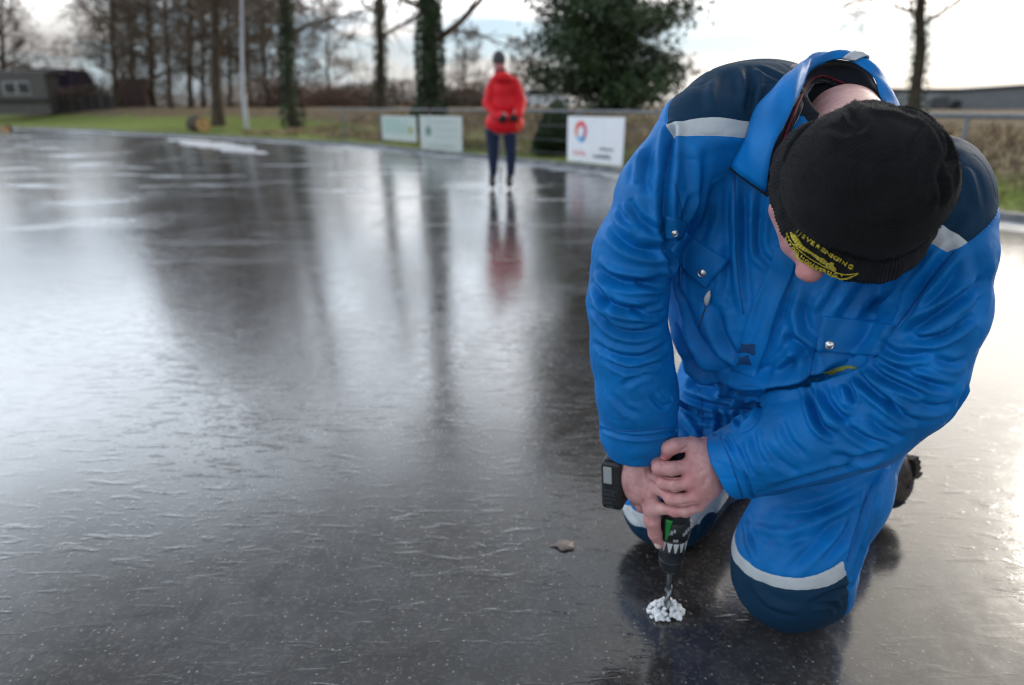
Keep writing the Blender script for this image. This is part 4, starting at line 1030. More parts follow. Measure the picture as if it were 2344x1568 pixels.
M_fleece = cloth_mat('black_fleece', (.018, .020, .027), .95, sheen=.5, spec=.1)
M_red = cloth_mat('red_piping', (.13, .006, .02), .8)
M_snap = mat('snap_metal', (.62, .61, .60), .28, metal=.95, var=.2, vscale=200)
M_blk = mat('black_plastic', (.012, .013, .015), .38, spec=.5, var=.3, vscale=40, bump=.15, bscale=300)
M_gplas = mat('green_plastic', (.01, .20, .035), .35, spec=.5)
M_grplas = mat('grey_plastic', (.32, .34, .35), .4)
M_print = mat('white_print', (.52, .54, .55), .5)
M_steel = mat('drill_steel', (.30, .32, .34), .30, metal=.9, var=.3, vscale=60)
M_chuck = mat('chuck_black', (.022, .026, .030), .42, spec=.5, var=.4, vscale=60)
M_rubber = mat('boot_rubber', (.03, .024, .02), .75, var=.5, vscale=30, bump=.6, bscale=90)
M_leath = mat('brown_boot_leather', (.045, .030, .024), .55, var=.4, vscale=25, bump=.4, bscale=70)
M_snow = mat('ice_shavings', (.92, .94, .96), .6, bump=.5, bscale=400)
M_yel = mat('yellow_thread', (.78, .64, .06), .55, var=.25, vscale=500, bump=.5, bscale=900)
M_yel2 = mat('olive_thread', (.26, .30, .06), .6, var=.35, vscale=400, bump=.5, bscale=900)
M_stain = mat('oil_stain', (.003, .050, .17), .6, var=.3, vscale=60)

# ---- skin: one continuous body
_r = W(1998, 437, 1.0)-C0; _r /= np.linalg.norm(_r); _e = CR-_r*(_r@CR); _e /= np.linalg.norm(_e); _u = CU-_r*(_r@CU)-_e*(CU@_e); _u /= np.linalg.norm(_u)
UPH = -_r*.95+_e*.25-_u*.03; UPH /= np.linalg.norm(UPH); _f = -_e*.46-_u*.89; FWH = _f-UPH*(_f@UPH); FWH /= np.linalg.norm(FWH); LTH = np.cross(FWH, UPH)
if LTH[0] > 0: LTH = -LTH                      # towards the man's right ear
HC = W(1974, 437, .885); HM = np.stack([LTH, FWH, UPH], 1)
def hd(l, f_, u): return HC+LTH*l+FWH*f_+UPH*u
def hh(l, f_, u): return hd(l*.93, f_*.84-.004, u-.014)
skull = ell(hh(0, -.008, .018), (.072, .084, .080), HM)
face = [ell(hh(0, .030, -.035), (.062, .062, .078), HM), ell(hh(0, .050, -.085), (.040, .038, .034), HM), ell(hh(.050, .034, -.045), (.034, .036, .042), HM), ell(hh(-.050, .034, -.045), (.034, .036, .042), HM),
        ell(hh(0, .012, -.06), (.062, .055, .045), HM)]
head_f = blend(skull, union(face, .02), .02)
nose = union([cone(W(1850, 584, .975), .0175, W(1855, 624, .972), .0150), cone(W(1828, 560, .99), .016, W(1848, 588, .985), .013), ell(W(1838, 618, .978), (.009, .012, .008), HM), ell(W(1868, 622, .976), (.009, .012, .008), HM)], .008)
head_f = blend(head_f, nose, .010)
head_f = blend(head_f, cone(hh(.04, .078, .012), .010, hh(-.04, .078, .012), .010), .012)
for s_ in (1, -1):
    head_f = carve(head_f, ell(hh(.032*s_, .098, -.004), (.015, .012, .011), HM), .008)
    head_f = blend(head_f, ell(hh(.032*s_, .078, -.005), (.013, .013, .012), HM), .003)
    ear = carve(ell(hh(.080*s_, -.008, -.022), (.010, .020, .033), HM), ell(hh(.091*s_, -.004, -.022), (.007, .011, .020), HM), .004)
    head_f = blend(head_f, ear, .006)
head_f = blend(head_f, cone(W(1802, 478, .985), .0255, W(1826, 546, .985), .0225), .022)
head_f = blend(head_f, cone(hh(.022, .089, -.068), .0075, hh(-.022, .089, -.068), .0075), .006)
head_f = blend(head_f, cone(hh(.018, .086, -.082), .0085, hh(-.018, .086, -.082), .0085), .004)
neck = cone(hd(0, -.030, -.050), .060, W(1930, 285, 1.15), .064)
def HZ(x, y, z): return W(1367.3+.2024*x, 976.6+.2024*y, z)
def hr(r, z): return r*.2024/F*z
def hchain(l): return chain([HZ(a, b, z) for a, b, z, r in l], [hr(r, z) for a, b, z, r in l])
lw = (1400, 440, 1.268, 135)
palmL = union(hchain([lw, (1250, 250, 1.262, 105), (1060, 200, 1.250, 86)])+hchain([lw, (1190, 370, 1.248, 120), (1030, 440, 1.240, 88)])+hchain([lw, (1200, 500, 1.246, 120), (1050, 610, 1.241, 88)])+hchain([lw, (1220, 620, 1.250, 112), (1100, 780, 1.247, 82)])+hchain([lw, (1250, 690, 1.258, 100), (1150, 890, 1.260, 72)]), .020)
thumbL = union(hchain([(1080, 195, 1.250, 84), (880, 215, 1.246, 82), (810, 245, 1.250, 84), (775, 325, 1.262, 62)]), .006)
indL = union(hchain([(1020, 455, 1.240, 88), (840, 475, 1.240, 80), (705, 465, 1.252, 84), (662, 375, 1.272, 60), (670, 350, 1.29, 52)]), .006)
midL = union(hchain([(1050, 635, 1.241, 84), (880, 655, 1.246, 76), (750, 635, 1.262, 78), (675, 570, 1.290, 56)]), .006)
rinL = union(hchain([(1100, 795, 1.247, 80), (960, 825, 1.250, 74), (835, 810, 1.262, 76), (715, 715, 1.286, 54), (690, 650, 1.305, 50)]), .006)
litL = union(hchain([(1150, 890, 1.260, 70), (1000, 955, 1.264, 66), (880, 955, 1.275, 64), (765, 932, 1.290, 50), (722, 930, 1.298, 40)]), .006)
handL = palmL
for f_ in (indL, midL, rinL, litL, thumbL): handL = blend(handL, f_, .003)
rw = (452, 300, 1.340, 150)
handR = union(hchain([rw, (450, 520, 1.335, 150), (520, 720, 1.328, 112), (585, 800, 1.320, 88)])+hchain([rw, (430, 600, 1.345, 130), (450, 760, 1.345, 92)])+hchain([(430, 500, 1.35, 130), (400, 690, 1.36, 85)]), .022)
for l in ([(585, 790, 1.320, 92), (608, 930, 1.318, 86), (622, 1060, 1.325, 88), (655, 1210, 1.338, 74), (697, 1325, 1.350, 58)],
          [(490, 790, 1.345, 78), (500, 900, 1.362, 68), (560, 930, 1.392, 58), (600, 880, 1.41, 52)],
          [(430, 740, 1.355, 72), (440, 840, 1.385, 62), (510, 850, 1.415, 54)], [(385, 670, 1.365, 64), (400, 760, 1.40, 56), (470, 780, 1.42, 50)],
          [(570, 480, 1.335, 95), (660, 600, 1.345, 80), (760, 740, 1.36, 68), (800, 800, 1.37, 56)]):
    handR = blend(handR, union(hchain(l), .006), .005)
armsL = union(chain([W(2120, 480, 1.07), W(2155, 600, 1.06), W(2130, 780, 1.08), W(2062, 905, 1.12), W(1800, 1020, 1.215), HZ(*lw[:3])], [.050, .044, .044, .042, .036, hr(135, 1.268)]), .02)
armsR = union(chain([W(1600, 345, 1.175), W(1500, 450, 1.185), W(1446, 590, 1.215), W(1438, 690, 1.235), W(1458, 920, 1.30), HZ(*rw[:3])], [.048, .045, .042, .042, .034, hr(140, 1.34)]), .02)
core = union([cone(W(1630, 350, 1.18), .055, W(2120, 480, 1.07), .055), cone(W(1890, 380, 1.16), .07, (.60, 1.36, .48), .09), cone((.53, 1.45, .42), .085, (.68, 1.30, .42), .085)]
             + chain([(.69, 1.31, .40), (.553, 1.142, .12), (.80, 1.42, .085), (.89, 1.515, .08)], [.075, .055, .05, .04]) + chain([(.53, 1.49, .40), (.37, 1.40, .12), (.53, 1.58, .095), (.70, 1.75, .08)], [.075, .055, .05, .04]), .04)
body_f = blend(blend(head_f, neck, .03), core, .04)
body_f = blend(body_f, blend(armsL, handL, .02), .03); body_f = blend(body_f, blend(armsR, handR, .02), .03)
BV, BQ = surface(body_f, (.05, .75, -.0), (1.02, 1.9, 1.16), .0021)
BN = sdf_normals(body_f, BV, .0015)
bs = Surf(BV, BQ)
BD = nz(BV, 260, 41)*.00018+nz(BV, 120, 42)*.0003
def crease(l, amp, wd, S=None, hand=True):
    pts = [(1367.3+.2024*a, 976.6+.2024*b) for a, b in l] if hand else l
    Q_ = resample(pts, 8); H = [bs.pt(*q)[0] for q in Q_]; H = np.array(H); m = ((BV > H.min(0)-wd*4) & (BV < H.max(0)+wd*4)).all(1); P_ = BV[m]; best = np.full(len(P_), 9.); tt = np.zeros(len(P_))
    for i in range(len(H)-1):
        if np.linalg.norm(H[i+1]-H[i]) > .02: continue
        d, t_ = seg_dist(P_, H[i], H[i+1]); k = d < best; best[k] = d[k]; tt[k] = (i+t_[k])/(len(H)-1)
    BD[m] -= amp*np.exp(-(best/wd)**2)*np.clip(np.sin(np.pi*tt)*1.4, 0, 1)
for l, a_, w_ in [([(1040, 215), (960, 270), (860, 345)], 2.4, 2.2), ([(965, 330), (1005, 345), (1015, 385)], 1.2, 1.8), ([(690, 540), (800, 590), (980, 585)], 1.6, 2), ([(800, 720), (900, 735), (1050, 740)], 1.4, 2),
                  ([(850, 885), (960, 885), (1130, 855)], 1.6, 2), ([(720, 400), (745, 440)], .9, 1.6), ([(700, 380), (735, 395)], .8, 1.5), ([(1180, 700), (1220, 640), (1230, 560)], 1.0, 4), ([(1120, 560), (1180, 500), (1260, 470)], .8, 4),
                  ([(525, 800), (520, 860), (520, 960)], 1.6, 2.2), ([(560, 1055), (620, 1070), (680, 1055)], .8, 1.6), ([(565, 1085), (625, 1095), (690, 1080)], .6, 1.6), ([(620, 1225), (660, 1235), (715, 1215)], .7, 1.5), ([(590, 820), (600, 760), (590, 700)], -1.0, 3), ([(500, 420), (540, 560), (570, 700)], -.9, 3)]:
    crease(l, a_*mm*1.5, w_*mm)
BV1 = BV+BN*BD[:, None]
person = mesh_obj('person', BV1, BQ)
tag(person, 'man in blue coverall and black knit hat kneeling on the ice to drill', 'person')
# redness of knuckles, finger tips, nose and cheeks belongs to cold skin itself
red = np.zeros(len(BV)); 
for a, b, z, r_ in [(705, 465, 1.252, .014), (750, 635, 1.262, .012), (835, 810, 1.262, .013), (880, 955, 1.275, .012), (800, 245, 1.25, .014), (775, 330, 1.262, .010), (1030, 450, 1.24, .016), (1060, 620, 1.24, .015), (1105, 790, 1.247, .014),
                   (697, 1325, 1.35, .012), (622, 1060, 1.325, .013), (655, 1200, 1.338, .012), (590, 800, 1.32, .014), (500, 850, 1.36, .012)]:
    q = BV-HZ(a, b, z); red += .75*np.exp(-(q*q).sum(1)/(2*r_*r_))
q = BV-hd(0, .122, -.034); red += .9*np.exp(-(q*q).sum(1)/(2*.02**2))
q = BV-hd(.05, .05, -.03); red += .5*np.exp(-(q*q).sum(1)/(2*.03**2))
ca = person.data.attributes.new('red', 'FLOAT', 'POINT'); ca.data.foreach_set('value', np.clip(red, 0, 1).astype(np.float32))
ms = bpy.data.materials.new('skin'); ms.use_nodes = True; t = ms.node_tree; b = t.nodes['Principled BSDF']
at_ = N(t, 'ShaderNodeAttribute', attribute_name='red'); tcs = N(t, 'ShaderNodeTexCoord')
ns = N(t, 'ShaderNodeTexNoise', i_Scale=55.0, i_Detail=6.0, i_Roughness=.65); t.links.new(tcs.outputs['Object'], ns.inputs['Vector'])
cs = ramp(t, ns.outputs[0], [(.32, (.47, .225, .225)), (.52, (.57, .31, .30)), (.7, (.63, .385, .36))])
rf_ = math_n(t, 'MULTIPLY', at_.outputs['Fac'], math_n(t, 'MULTIPLY_ADD', ns.outputs[0], .8, .25))
t.links.new(mixc(t, rf_, cs, (.60, .19, .19)), b.inputs['Base Color'])
b.inputs['Roughness'].default_value = .48; b.inputs['Subsurface Weight'].default_value = .12; b.inputs['Subsurface Radius'].default_value = (.012, .005, .003); b.inputs['Subsurface Scale'].default_value = .5
vs = N(t, 'ShaderNodeTexVoronoi', i_Scale=900.0); t.links.new(tcs.outputs['Object'], vs.inputs['Vector'])
bp = N(t, 'ShaderNodeBump', i_Strength=.35, i_Distance=.0006); t.links.new(math_n(t, 'MULTIPLY_ADD', ns.outputs[0], 2.0, vs.outputs['Distance']), bp.inputs['Height']); t.links.new(bp.outputs[0], b.inputs['Normal'])
person.data.materials.append(ms)
# fingernail of the pointing finger
nl = ell(HZ(682, 1338, 1.3385), (.0062, .0022, .0075), np.stack([np.array([.98, -.15, .1]), np.array([.1, -.95, .3]), np.array([.25, .3, .92])], 1))
nv, nq = surface(nl, HZ(682, 1338, 1.3385)-.013, HZ(682, 1338, 1.3385)+.013, .0011); mesh_obj('fingernail', nv, nq, mat('nail', (.68, .50, .47), .3), person)

# ---- cut the suit into its cloth panels
SS = Surf(SV1, SQ)
def tri_plane(a, b, c_, inside):
    A, B_, C_ = [su0.pt(*q)[0] for q in (a, b, c_)]; n = np.cross(B_-A, C_-A); n /= np.linalg.norm(n)
    if (np.array(inside)-A)@n < 0: n = -n
    return A, n
kL = (.5475, 1.136, .10); kR = (.367, 1.397, .10)
kL0 = tri_plane((1675, 1197), (1800, 1322), (1925, 1285), kL); kL1 = tri_plane((1673, 1240), (1803, 1350), (1932, 1320), kL)
kR0 = tri_plane((1432, 1146), (1464, 1174), (1590, 1140), kR); kR1 = tri_plane((1418, 1170), (1470, 1207), (1606, 1172), kR)
kedge = seam_plane((1928, 1285), (1942, 1385), (1800, 1350))
chL = seam_plane((2118, 549), (2178, 583), (2200, 480)); chL0 = seam_plane((2140, 503), (2192, 537), (2200, 470)); arm_in_L = seam_plane((2283, 486), (2188, 572), (2180, 480))
def knee_field(P_, pl_, c_, lim, extra=None):
    q = P_-np.array(c_); g = np.minimum(side(P_, pl_), lim-np.sqrt((q*q).sum(1)))
    return g if extra is None else np.minimum(g, side(P_, extra))
chR0 = seam_plane((1534, 284), (1715, 277), (1620, 230))
kR0 = (su0.pt(1464, 1175)[0], kL0[1]); kR1 = (su0.pt(1470, 1207)[0], kL1[1]); nk_c = np.array(W(1925, 300, 1.1))
V_ = SV1; T_ = T0
G1 = yoke_g(V_, chR0, chL0); G2 = yoke_g(V_, chR, chL)
fields = [G1, G2, knee_field(V_, kL1, kL, .21, kedge), knee_field(V_, kL0, kL, .21, kedge), knee_field(V_, kR1, kR, .20), knee_field(V_, kR0, kR, .20)]
for g in fields: V_ = V_-SN*(.0013*np.exp(-(g/.0022)**2))[:, None]
SN_ = SN
pieces = {}
nh_c = np.array(W(1925, 275, 1.13)); funcs = [('lining', lambda P_: 1.28-np.sqrt((((P_-nh_c)/np.array([.082, .10, .115]))**2).sum(1))), ('yoke', lambda P_: yoke_g(P_, chR0, chL0)), ('reflective_stripe', lambda P_: np.minimum(yoke_g(P_, chR, chL), np.minimum(1.185-(P_-C0)@CF, np.sqrt(((P_-nk_c)**2).sum(1))-.12))),
         ('knee_patch', lambda P_: knee_field(P_, kL1, kL, .21, kedge)), ('reflective_stripe2', lambda P_: knee_field(P_, kL0, kL, .21, kedge)),
         ('knee_patch2', lambda P_: knee_field(P_, kR1, kR, .20)), ('reflective_stripe3', lambda P_: knee_field(P_, kR0, kR, .20))]
for nm, fn in funcs:
    V_, P_, T_ = cut(V_, T_, fn(V_)); pieces[nm] = P_
cv, ct = compact(V_, T_); coverall = mesh_obj('coverall', cv, ct, M_blue, person)
matof = {'lining': M_fleece, 'yoke': M_navy, 'reflective_stripe': M_refl, 'knee_patch': M_navy}
for nm, P_ in pieces.items():
    if len(P_) == 0: continue
    v, tt_ = compact(V_, P_); k = nm.rstrip('23')
    if k == 'reflective_stripe' and nm == 'reflective_stripe':      # chest tape: one strip each side
        s_ = side(v, mid_); m = s_[tt_].mean(1) < 0
        for sub in (tt_[m], tt_[~m]):
            if len(sub): a_, b_ = compact(v, sub); mesh_obj(k, a_, b_, matof[k], coverall)
    else: mesh_obj(k, v, tt_, matof[k], coverall)

def patch(name, corners, m, parent, off=.004, nx=16, ny=14, S=None, sm=3, rim=.006, curve=None, puff=0.0):
    """a sewn-on piece of cloth: a quad of picture points laid on the suit surface, with real thickness"""
    S = S or SS; A, B_, C_, D_ = [np.array(c_, float) for c_ in corners]; G_ = np.zeros((ny+1, nx+1, 3)); NN_ = np.zeros_like(G_)
    for j in range(ny+1):
        for i in range(nx+1):
            u, v = i/nx, j/ny; q = (A*(1-u)+B_*u)*(1-v)+(D_*(1-u)+C_*u)*v
            if curve is not None: q = q+curve(u, v)
            h, n = S.pt(*q); G_[j, i] = h; NN_[j, i] = n
    for _ in range(sm):
        K = G_.copy(); K[1:-1] = (G_[2:]+G_[:-2]+2*G_[1:-1])/4; G_ = K.copy(); K[:, 1:-1] = (G_[:, 2:]+G_[:, :-2]+2*G_[:, 1:-1])/4; G_ = K
        K = NN_.copy(); K[1:-1] = (NN_[2:]+NN_[:-2]+NN_[1:-1]); K[:, 1:-1] += (NN_[:, 2:]+NN_[:, :-2]); NN_ = K/np.linalg.norm(K, axis=2)[:, :, None]
    u = np.linspace(0, 1, nx+1)[None]; v = np.linspace(0, 1, ny+1)[:, None]; pf = puff*np.sin(np.pi*u)*np.sin(np.pi*v)
    edge = np.minimum(np.minimum(u*nx, (1-u)*nx), np.minimum(v*ny, (1-v)*ny)); st = -.0006*np.exp(-((edge-1.6)/.5)**2)
    top = G_+NN_*(off+pf+st)[:, :, None]; bot = G_-NN_*rim
    V = np.concatenate([top.reshape(-1, 3), bot.reshape(-1, 3)]); n1 = (nx+1)*(ny+1); Fq = []
    for j in range(ny):
        for i in range(nx):
            a = j*(nx+1)+i; Fq.append((a, a+nx+1, a+nx+2, a+1))
    bd = [i for i in range(nx+1)]+[(j+1)*(nx+1)+nx for j in range(ny)]+[ny*(nx+1)+nx-1-i for i in range(nx)]+[(ny-1-j)*(nx+1) for j in range(ny-1)]
    for a, b_ in zip(bd, bd[1:]+bd[:1]): Fq.append((a, b_, b_+n1, a+n1))
    o = mesh_obj(name, V, Fq, m, parent)
    return o, Surf(top.reshape(-1, 3), np.array([f for f in Fq[:nx*ny]]))
def snap(px, py, S, parent, r=.0078):
    h, n = S.pt(px, py); mb = MB(); n = Vector(n)
    mb.lathe(Vector(h)-n*.001, n, [(0, r), (.0022, r), (.0032, r*.93), (.0036, r*.8), (.0030, r*.7), (.0034, r*.55), (.0046, r*.3), (.0048, .0005)], 24)
    mb.build('snap_button', M_snap, parent)
def fringe(u, v): return np.array([0, 0.])
fl1, S1 = patch('pocket_flap', [(1566, 529), (1665, 595), (1618, 658), (1537, 568)], M_blue, coverall, .0085, curve=lambda u, v: np.array([-4*math.sin(math.pi*u)*v, 5*math.sin(math.pi*u)*v]), puff=.002)
snap(1607, 625, S1, coverall)
fl2, S2 = patch('pocket_flap', [(1884, 723), (2050, 743), (2010, 813), (1867, 799)], M_blue, coverall, .0085, curve=lambda u, v: np.array([0, 7*math.sin(math.pi*u)*(v-.3)]), puff=.002)
snap(1899, 790, S2, coverall)
fl3, S3 = patch('pocket_flap', [(1527, 492), (1572, 508), (1558, 540), (1526, 548)], M_blue, coverall, .0065, nx=8, ny=8)
snap(1545, 534, S3, coverall, .006)
plk, SP = patch('placket', [(1776, 560), (1828, 572), (1728, 866), (1674, 849)], M_blue, coverall, .0045, nx=10, ny=40, curve=lambda u, v: np.array([6*math.sin(3*v*math.pi)*(1-v), 0]))
patch('fly_flap', [(1702, 884), (1752, 888), (1733, 932), (1668, 936)], M_blue, coverall, .005, nx=8, ny=8)
patch('waist_tape', [(1535, 905), (1600, 938), (1600, 950), (1535, 920)], M_blue, coverall, .003, nx=10, ny=4)
for q in ([(1696, 784), (1733, 790), (1725, 812), (1690, 806)], [(1690, 816), (1716, 814), (1718, 834), (1687, 836)]):
    patch('oil_stain', q, M_stain, coverall, .0006, 14, 9, SP, 1, .0003, curve=lambda u, v: np.array([2.5*math.sin(5*v+u*4), 2*math.sin(6*u+2*v)]))
# embroidered mark below the left chest pocket, half lost in the elbow folds
patch('embroidery', [(1882, 853), (1955, 838), (1963, 845), (1900, 858)], M_yel2, coverall, .001, 18, 4, SS, 1, .0005, curve=lambda u, v: np.array([0, -9*math.sin(math.pi*u)*u+2*math.sin(17*u)*v]))
# white pull tab hanging from the chest pocket
h1, n_ = SS.pt(1629, 664); h2, n2_ = SS.pt(1617, 698)
mb = MB(); a = Vector(h1+n_*.006); b_ = Vector(h2+n2_*.006); md = (a+b_)/2+Vector(n_)*.003
mb.tube([a, a.lerp(md, .5), md, md.lerp(b_, .6), b_], [.0015, .0045, .0055, .004, .001], 8); mb.build('pull_tab', M_print, coverall)
mb = MB(); q = [SS.pt(a_, b_) for a_, b_ in ((1617, 698), (1608, 728), (1600, 750))]; mb.tube([Vector(h+n*.0015) for h, n in q], .0011, 5); mb.build('zip', M_fleece, coverall)

M_thread = mat('seam_thread', (0.0, .05, .24), .7)
mb = MB()
for l in SEAMS:
    run = []
    for q in resample(l, 22):
        h, n = SS.hit(*q)
        if h is not None: run.append(Vector(h+n*.0002))
    if len(run) > 3: mb = MB(); mb.tube(run, .0008, 5); mb.build('seam', M_thread, coverall)
# ---- collar
CO = [(1668, 384, None, .010), (1694, 338, None, .010), (1717, 268, None, .012), (1750, 222, None, .014), (1798, 174, None, .012), (1845, 136, 1.165, 0), (1872, 122, 1.175, 0), (1912, 123, 1.180, 0), (1950, 127, 1.175, 0), (1990, 152, 1.165, 0), (2015, 185, 1.15, 0), (2036, 220, 1.13, 0), (2070, 290, 1.09, 0), (2075, 370, 1.065, 0), (2030, 450, 1.055, 0), (1960, 520, 1.055, 0)]
CI = [(1756, 441, .050), (1758, 385, .056), (1777, 323, .058), (1810, 256, .052), (1834, 202, .040), (1850, 168, .030), (1878, 146, .024), (1912, 137, .022), (1952, 141, .022), (1982, 158, .024), (2000, 180, .026), (2014, 210, .03), (2030, 280, .03), (2030, 355, .035), (1990, 430, .03), (1930, 490, .03)]
CN = [(1768, 452, .030), (1776, 385, .036), (1786, 340, .040), (1812, 270, .040), (1832, 226, .030), (1853, 187, .014), (1880, 174, .002), (1905, 181, -.004), (1933, 193, -.004), (1959, 206, .0), (1980, 220, .008), (1995, 245, .015), (1998, 300, .02), (1985, 360, .02), (1955, 410, .02), (1900, 460, .02)]
ro = []
for (a, b, z, off) in CO:
    if z is None: h, n = SS.pt(a, b); ro.append(h-CF*off)
    else: ro.append(W(a, b, z))
zo = [proj(p)[2] for p in ro]
ri = [W(a, b, z-d) for (a, b, d), z in zip(CI, zo)]
rn = [W(a, b, z-d) for (a, b, d), z in zip(CN, zo)]
def strip(name, ra, rb, m, parent, bulge=.008, n=70, k=8, thick=.0025, flip=False):
    A_ = resample(ra, n); B_ = resample(rb, n); V = []; Fq = []
    T_ = np.gradient(A_, axis=0)
    for i in range(n):
        nn = np.cross(T_[i], B_[i]-A_[i]); nn /= np.linalg.norm(nn)+1e-9
        if nn@(C0-A_[i]) < 0: nn = -nn
        for j in range(k+1):
            v = j/k; V.append(A_[i]*(1-v)+B_[i]*v+nn*bulge*math.sin(math.pi*v)+nn*.0015*math.sin(i*.9+j))
    for i in range(n-1):
        for j in range(k):
            a = i*(k+1)+j; Fq.append((a, a+1, a+k+2, a+k+1))
    o = mesh_obj(name, V, Fq, m, parent); s = o.modifiers.new('thickness', 'SOLIDIFY'); s.thickness = thick; s.offset = 0
    return o, A_, B_
def col_part(lo, hi, r_): return resample(r_, 70)[lo:hi]
collar, A_, B_ = strip('collar', ro, ri, M_blue, coverall, .010)
fleece, _, _ = strip('collar_lining', [p+CF*.002 for p in ri], rn, M_fleece, coverall, -.010)
pp = resample(rn, 60); mb = MB(); mb.tube([Vector(p-CF*.002) for p in pp], .0018, 8); mb.build('piping', M_red, coverall)
SH = [(x+(1900-x)*13/math.hypot(1900-x, 300-y), y+(300-y)*13/math.hypot(1900-x, 300-y), d) for x, y, d in CN]
rs_ = [W(a, b, z-d+.006) for (a, b, d), z in zip(SH, zo)]
strip('shirt_collar', [p+CF*.002 for p in rn], rs_, M_fleece, person, -.002, thick=.003)
# tab of reflective tape folded over the collar, right of the nape
i0 = [i for i in range(70) if 1951 < proj(A_[i])[0] < 1994 and i > 20 and proj(A_[i])[1] < 170]
if i0:
    lo, hi = i0[0], i0[-1]+1
    strip('reflective_tab', [p-CF*.003+CU*.003 for p in A_[lo:hi]], [p-CF*.004 for p in B_[lo:hi]], M_refl, coverall, .012, n=8)
# zip along the free front edge of the collar
mb = MB(); za, zb_ = A_[0], B_[0]
for k in range(16):
    p = za*(1-k/15)+zb_*(k/15); mb.box(tuple(p+CU*-.003*1+0*CF), (.0016, .0022, .0028), Matrix.Rotation(.5, 3, 'Y'))
mb.build('zip', M_blk, coverall, False)
mb = MB(); mb.tube([Vector(za-CU*.0012), Vector((za+zb_)/2-CU*.0016), Vector(zb_-CU*.0012)], .002, 6); mb.build('zip_tape', M_fleece, coverall)
# ---- knitted hat
def proj2(P_):
    q = P_-C0; z = q@CF; return 1172+F*(q@CR)/z, 784-F*(q@CU)/z
HATC = W(1975, 425, .868); _1 = _e*.8-_u*.6; _1 = _1-UPH*(_1@UPH); _1 /= np.linalg.norm(_1); _2 = np.cross(UPH, _1)
hat_b = ell(W(1972, 426, .862), (.1005, .0900, .104), np.stack([_1, _2, UPH], 1))
crown = union([ell(W(2012, 405, .84), (.070, .080, .066)), ell(W(2070, 405, .87), (.048, .070, .052)), cone(W(1985, 298, .885), .044, W(2086, 326, .87), .038)], .03)
hat_f = blend(hat_b, crown, .025)
inner = ell(hd(0, 0, -.02), (.086, .104, .13), HM)
hat_f = carve(hat_f, lambda p: -((p-np.array(hd(0, 0, -.012), f32))@np.array(UPH, f32)), .01) if False else hat_f
cut_p = np.array(hd(0, .0, -.006), f32); cut_n = np.array(UPH*.985+FWH*.14, f32); cut_n /= np.linalg.norm(cut_n)
_h = hat_f
hat_f = lambda p: np.maximum(_h(p), -((p-cut_p)@cut_n))
hat_f = carve(hat_f, inner, .004)
HV, HQ = surface(hat_f, HC-.22, HC+.24, .0026)
HN = sdf_normals(hat_f, HV, .003); hs = Surf(HV, HQ); HD = np.zeros(len(HV))
def hfold(pts, amp, wd, kind='valley', n=12):
    Q_ = resample(pts, n); H = []; NN_ = []
    for q in Q_:
        h, nn = hs.hit(*q)
        if h is not None: H.append(h); NN_.append(nn)
    if len(H) < 2: return
    H = np.array(H); m = ((HV > H.min(0)-wd*4) & (HV < H.max(0)+wd*4)).all(1); P_ = HV[m]; best = np.full(len(P_), 9.); tt = np.zeros(len(P_)); sd = np.zeros(len(P_))
    for i in range(len(H)-1):
        d, t_ = seg_dist(P_, H[i], H[i+1]); k = d < best; best[k] = d[k]; tt[k] = (i+t_[k])/(len(H)-1)
        cr = np.cross(H[i+1]-H[i], NN_[i]); cr /= np.linalg.norm(cr)+1e-9; sd[k] = ((P_-H[i])@cr)[k]
    env = np.clip(np.sin(np.pi*tt)*1.3, 0, 1)**.7; x = best/wd
    f_ = {'valley': -np.exp(-x*x)+.55*np.exp(-((x-1.8)/.9)**2), 'ridge': np.exp(-x*x), 'step': np.where(sd > 0, 1, -1)*(1-np.exp(-x*x*3))*np.exp(-(x/2.5)**2)}[kind]
    HD[m] += 1.45*amp*env*f_
for l, a_, w_, k_ in [([(2055, 243), (2100, 262), (2135, 292), (2160, 330), (2168, 362), (2160, 378)], 9, 5, 'valley'), ([(1982, 217), (1955, 245), (1938, 272), (1925, 290)], 4, 5, 'ridge'), ([(1990, 222), (2030, 226), (2070, 244)], 5, 5, 'ridge'),
                      ([(1945, 260), (1968, 290), (1958, 300)], 3, 6, 'valley'), ([(1900, 290), (1925, 300), (1945, 310)], 2.5, 6, 'valley'), ([(2113, 287), (2090, 320), (2068, 358)], 1.6, 2.2, 'valley'), ([(2160, 380), (2150, 400), (2158, 440), (2150, 480)], 4, 6, 'valley'),
                      ([(2175, 350), (2185, 390), (2182, 440)], 3, 5, 'ridge'), ([(2080, 262), (2120, 300), (2140, 340), (2150, 370)], 4, 7, 'ridge'), ([(1960, 240), (2000, 260), (2050, 262), (2100, 285)], 3, 7, 'ridge'), ([(2140, 420), (2120, 440), (2112, 470)], 2.5, 6, 'ridge'), ([(1870, 262), (1900, 300), (1910, 350)], 2, 12, 'ridge')]:
    hfold(l, a_*mm, w_*mm, k_)
HD += nz(HV, 30, 51)*.0016+nz(HV, 75, 52)*.0006+nz(HV, 300, 53)*.00022
HV1 = HV+HN*HD[:, None]
def knit(obj_, V, nm='knit'):
    q = V-HC; ang = np.arctan2(q@LTH, q@FWH); u = q@UPH
    a = obj_.data.attributes.new(nm, 'FLOAT_VECTOR', 'POINT'); a.data.foreach_set('vector', np.stack([ang, u, np.zeros(len(V))], 1).astype(np.float32).ravel())
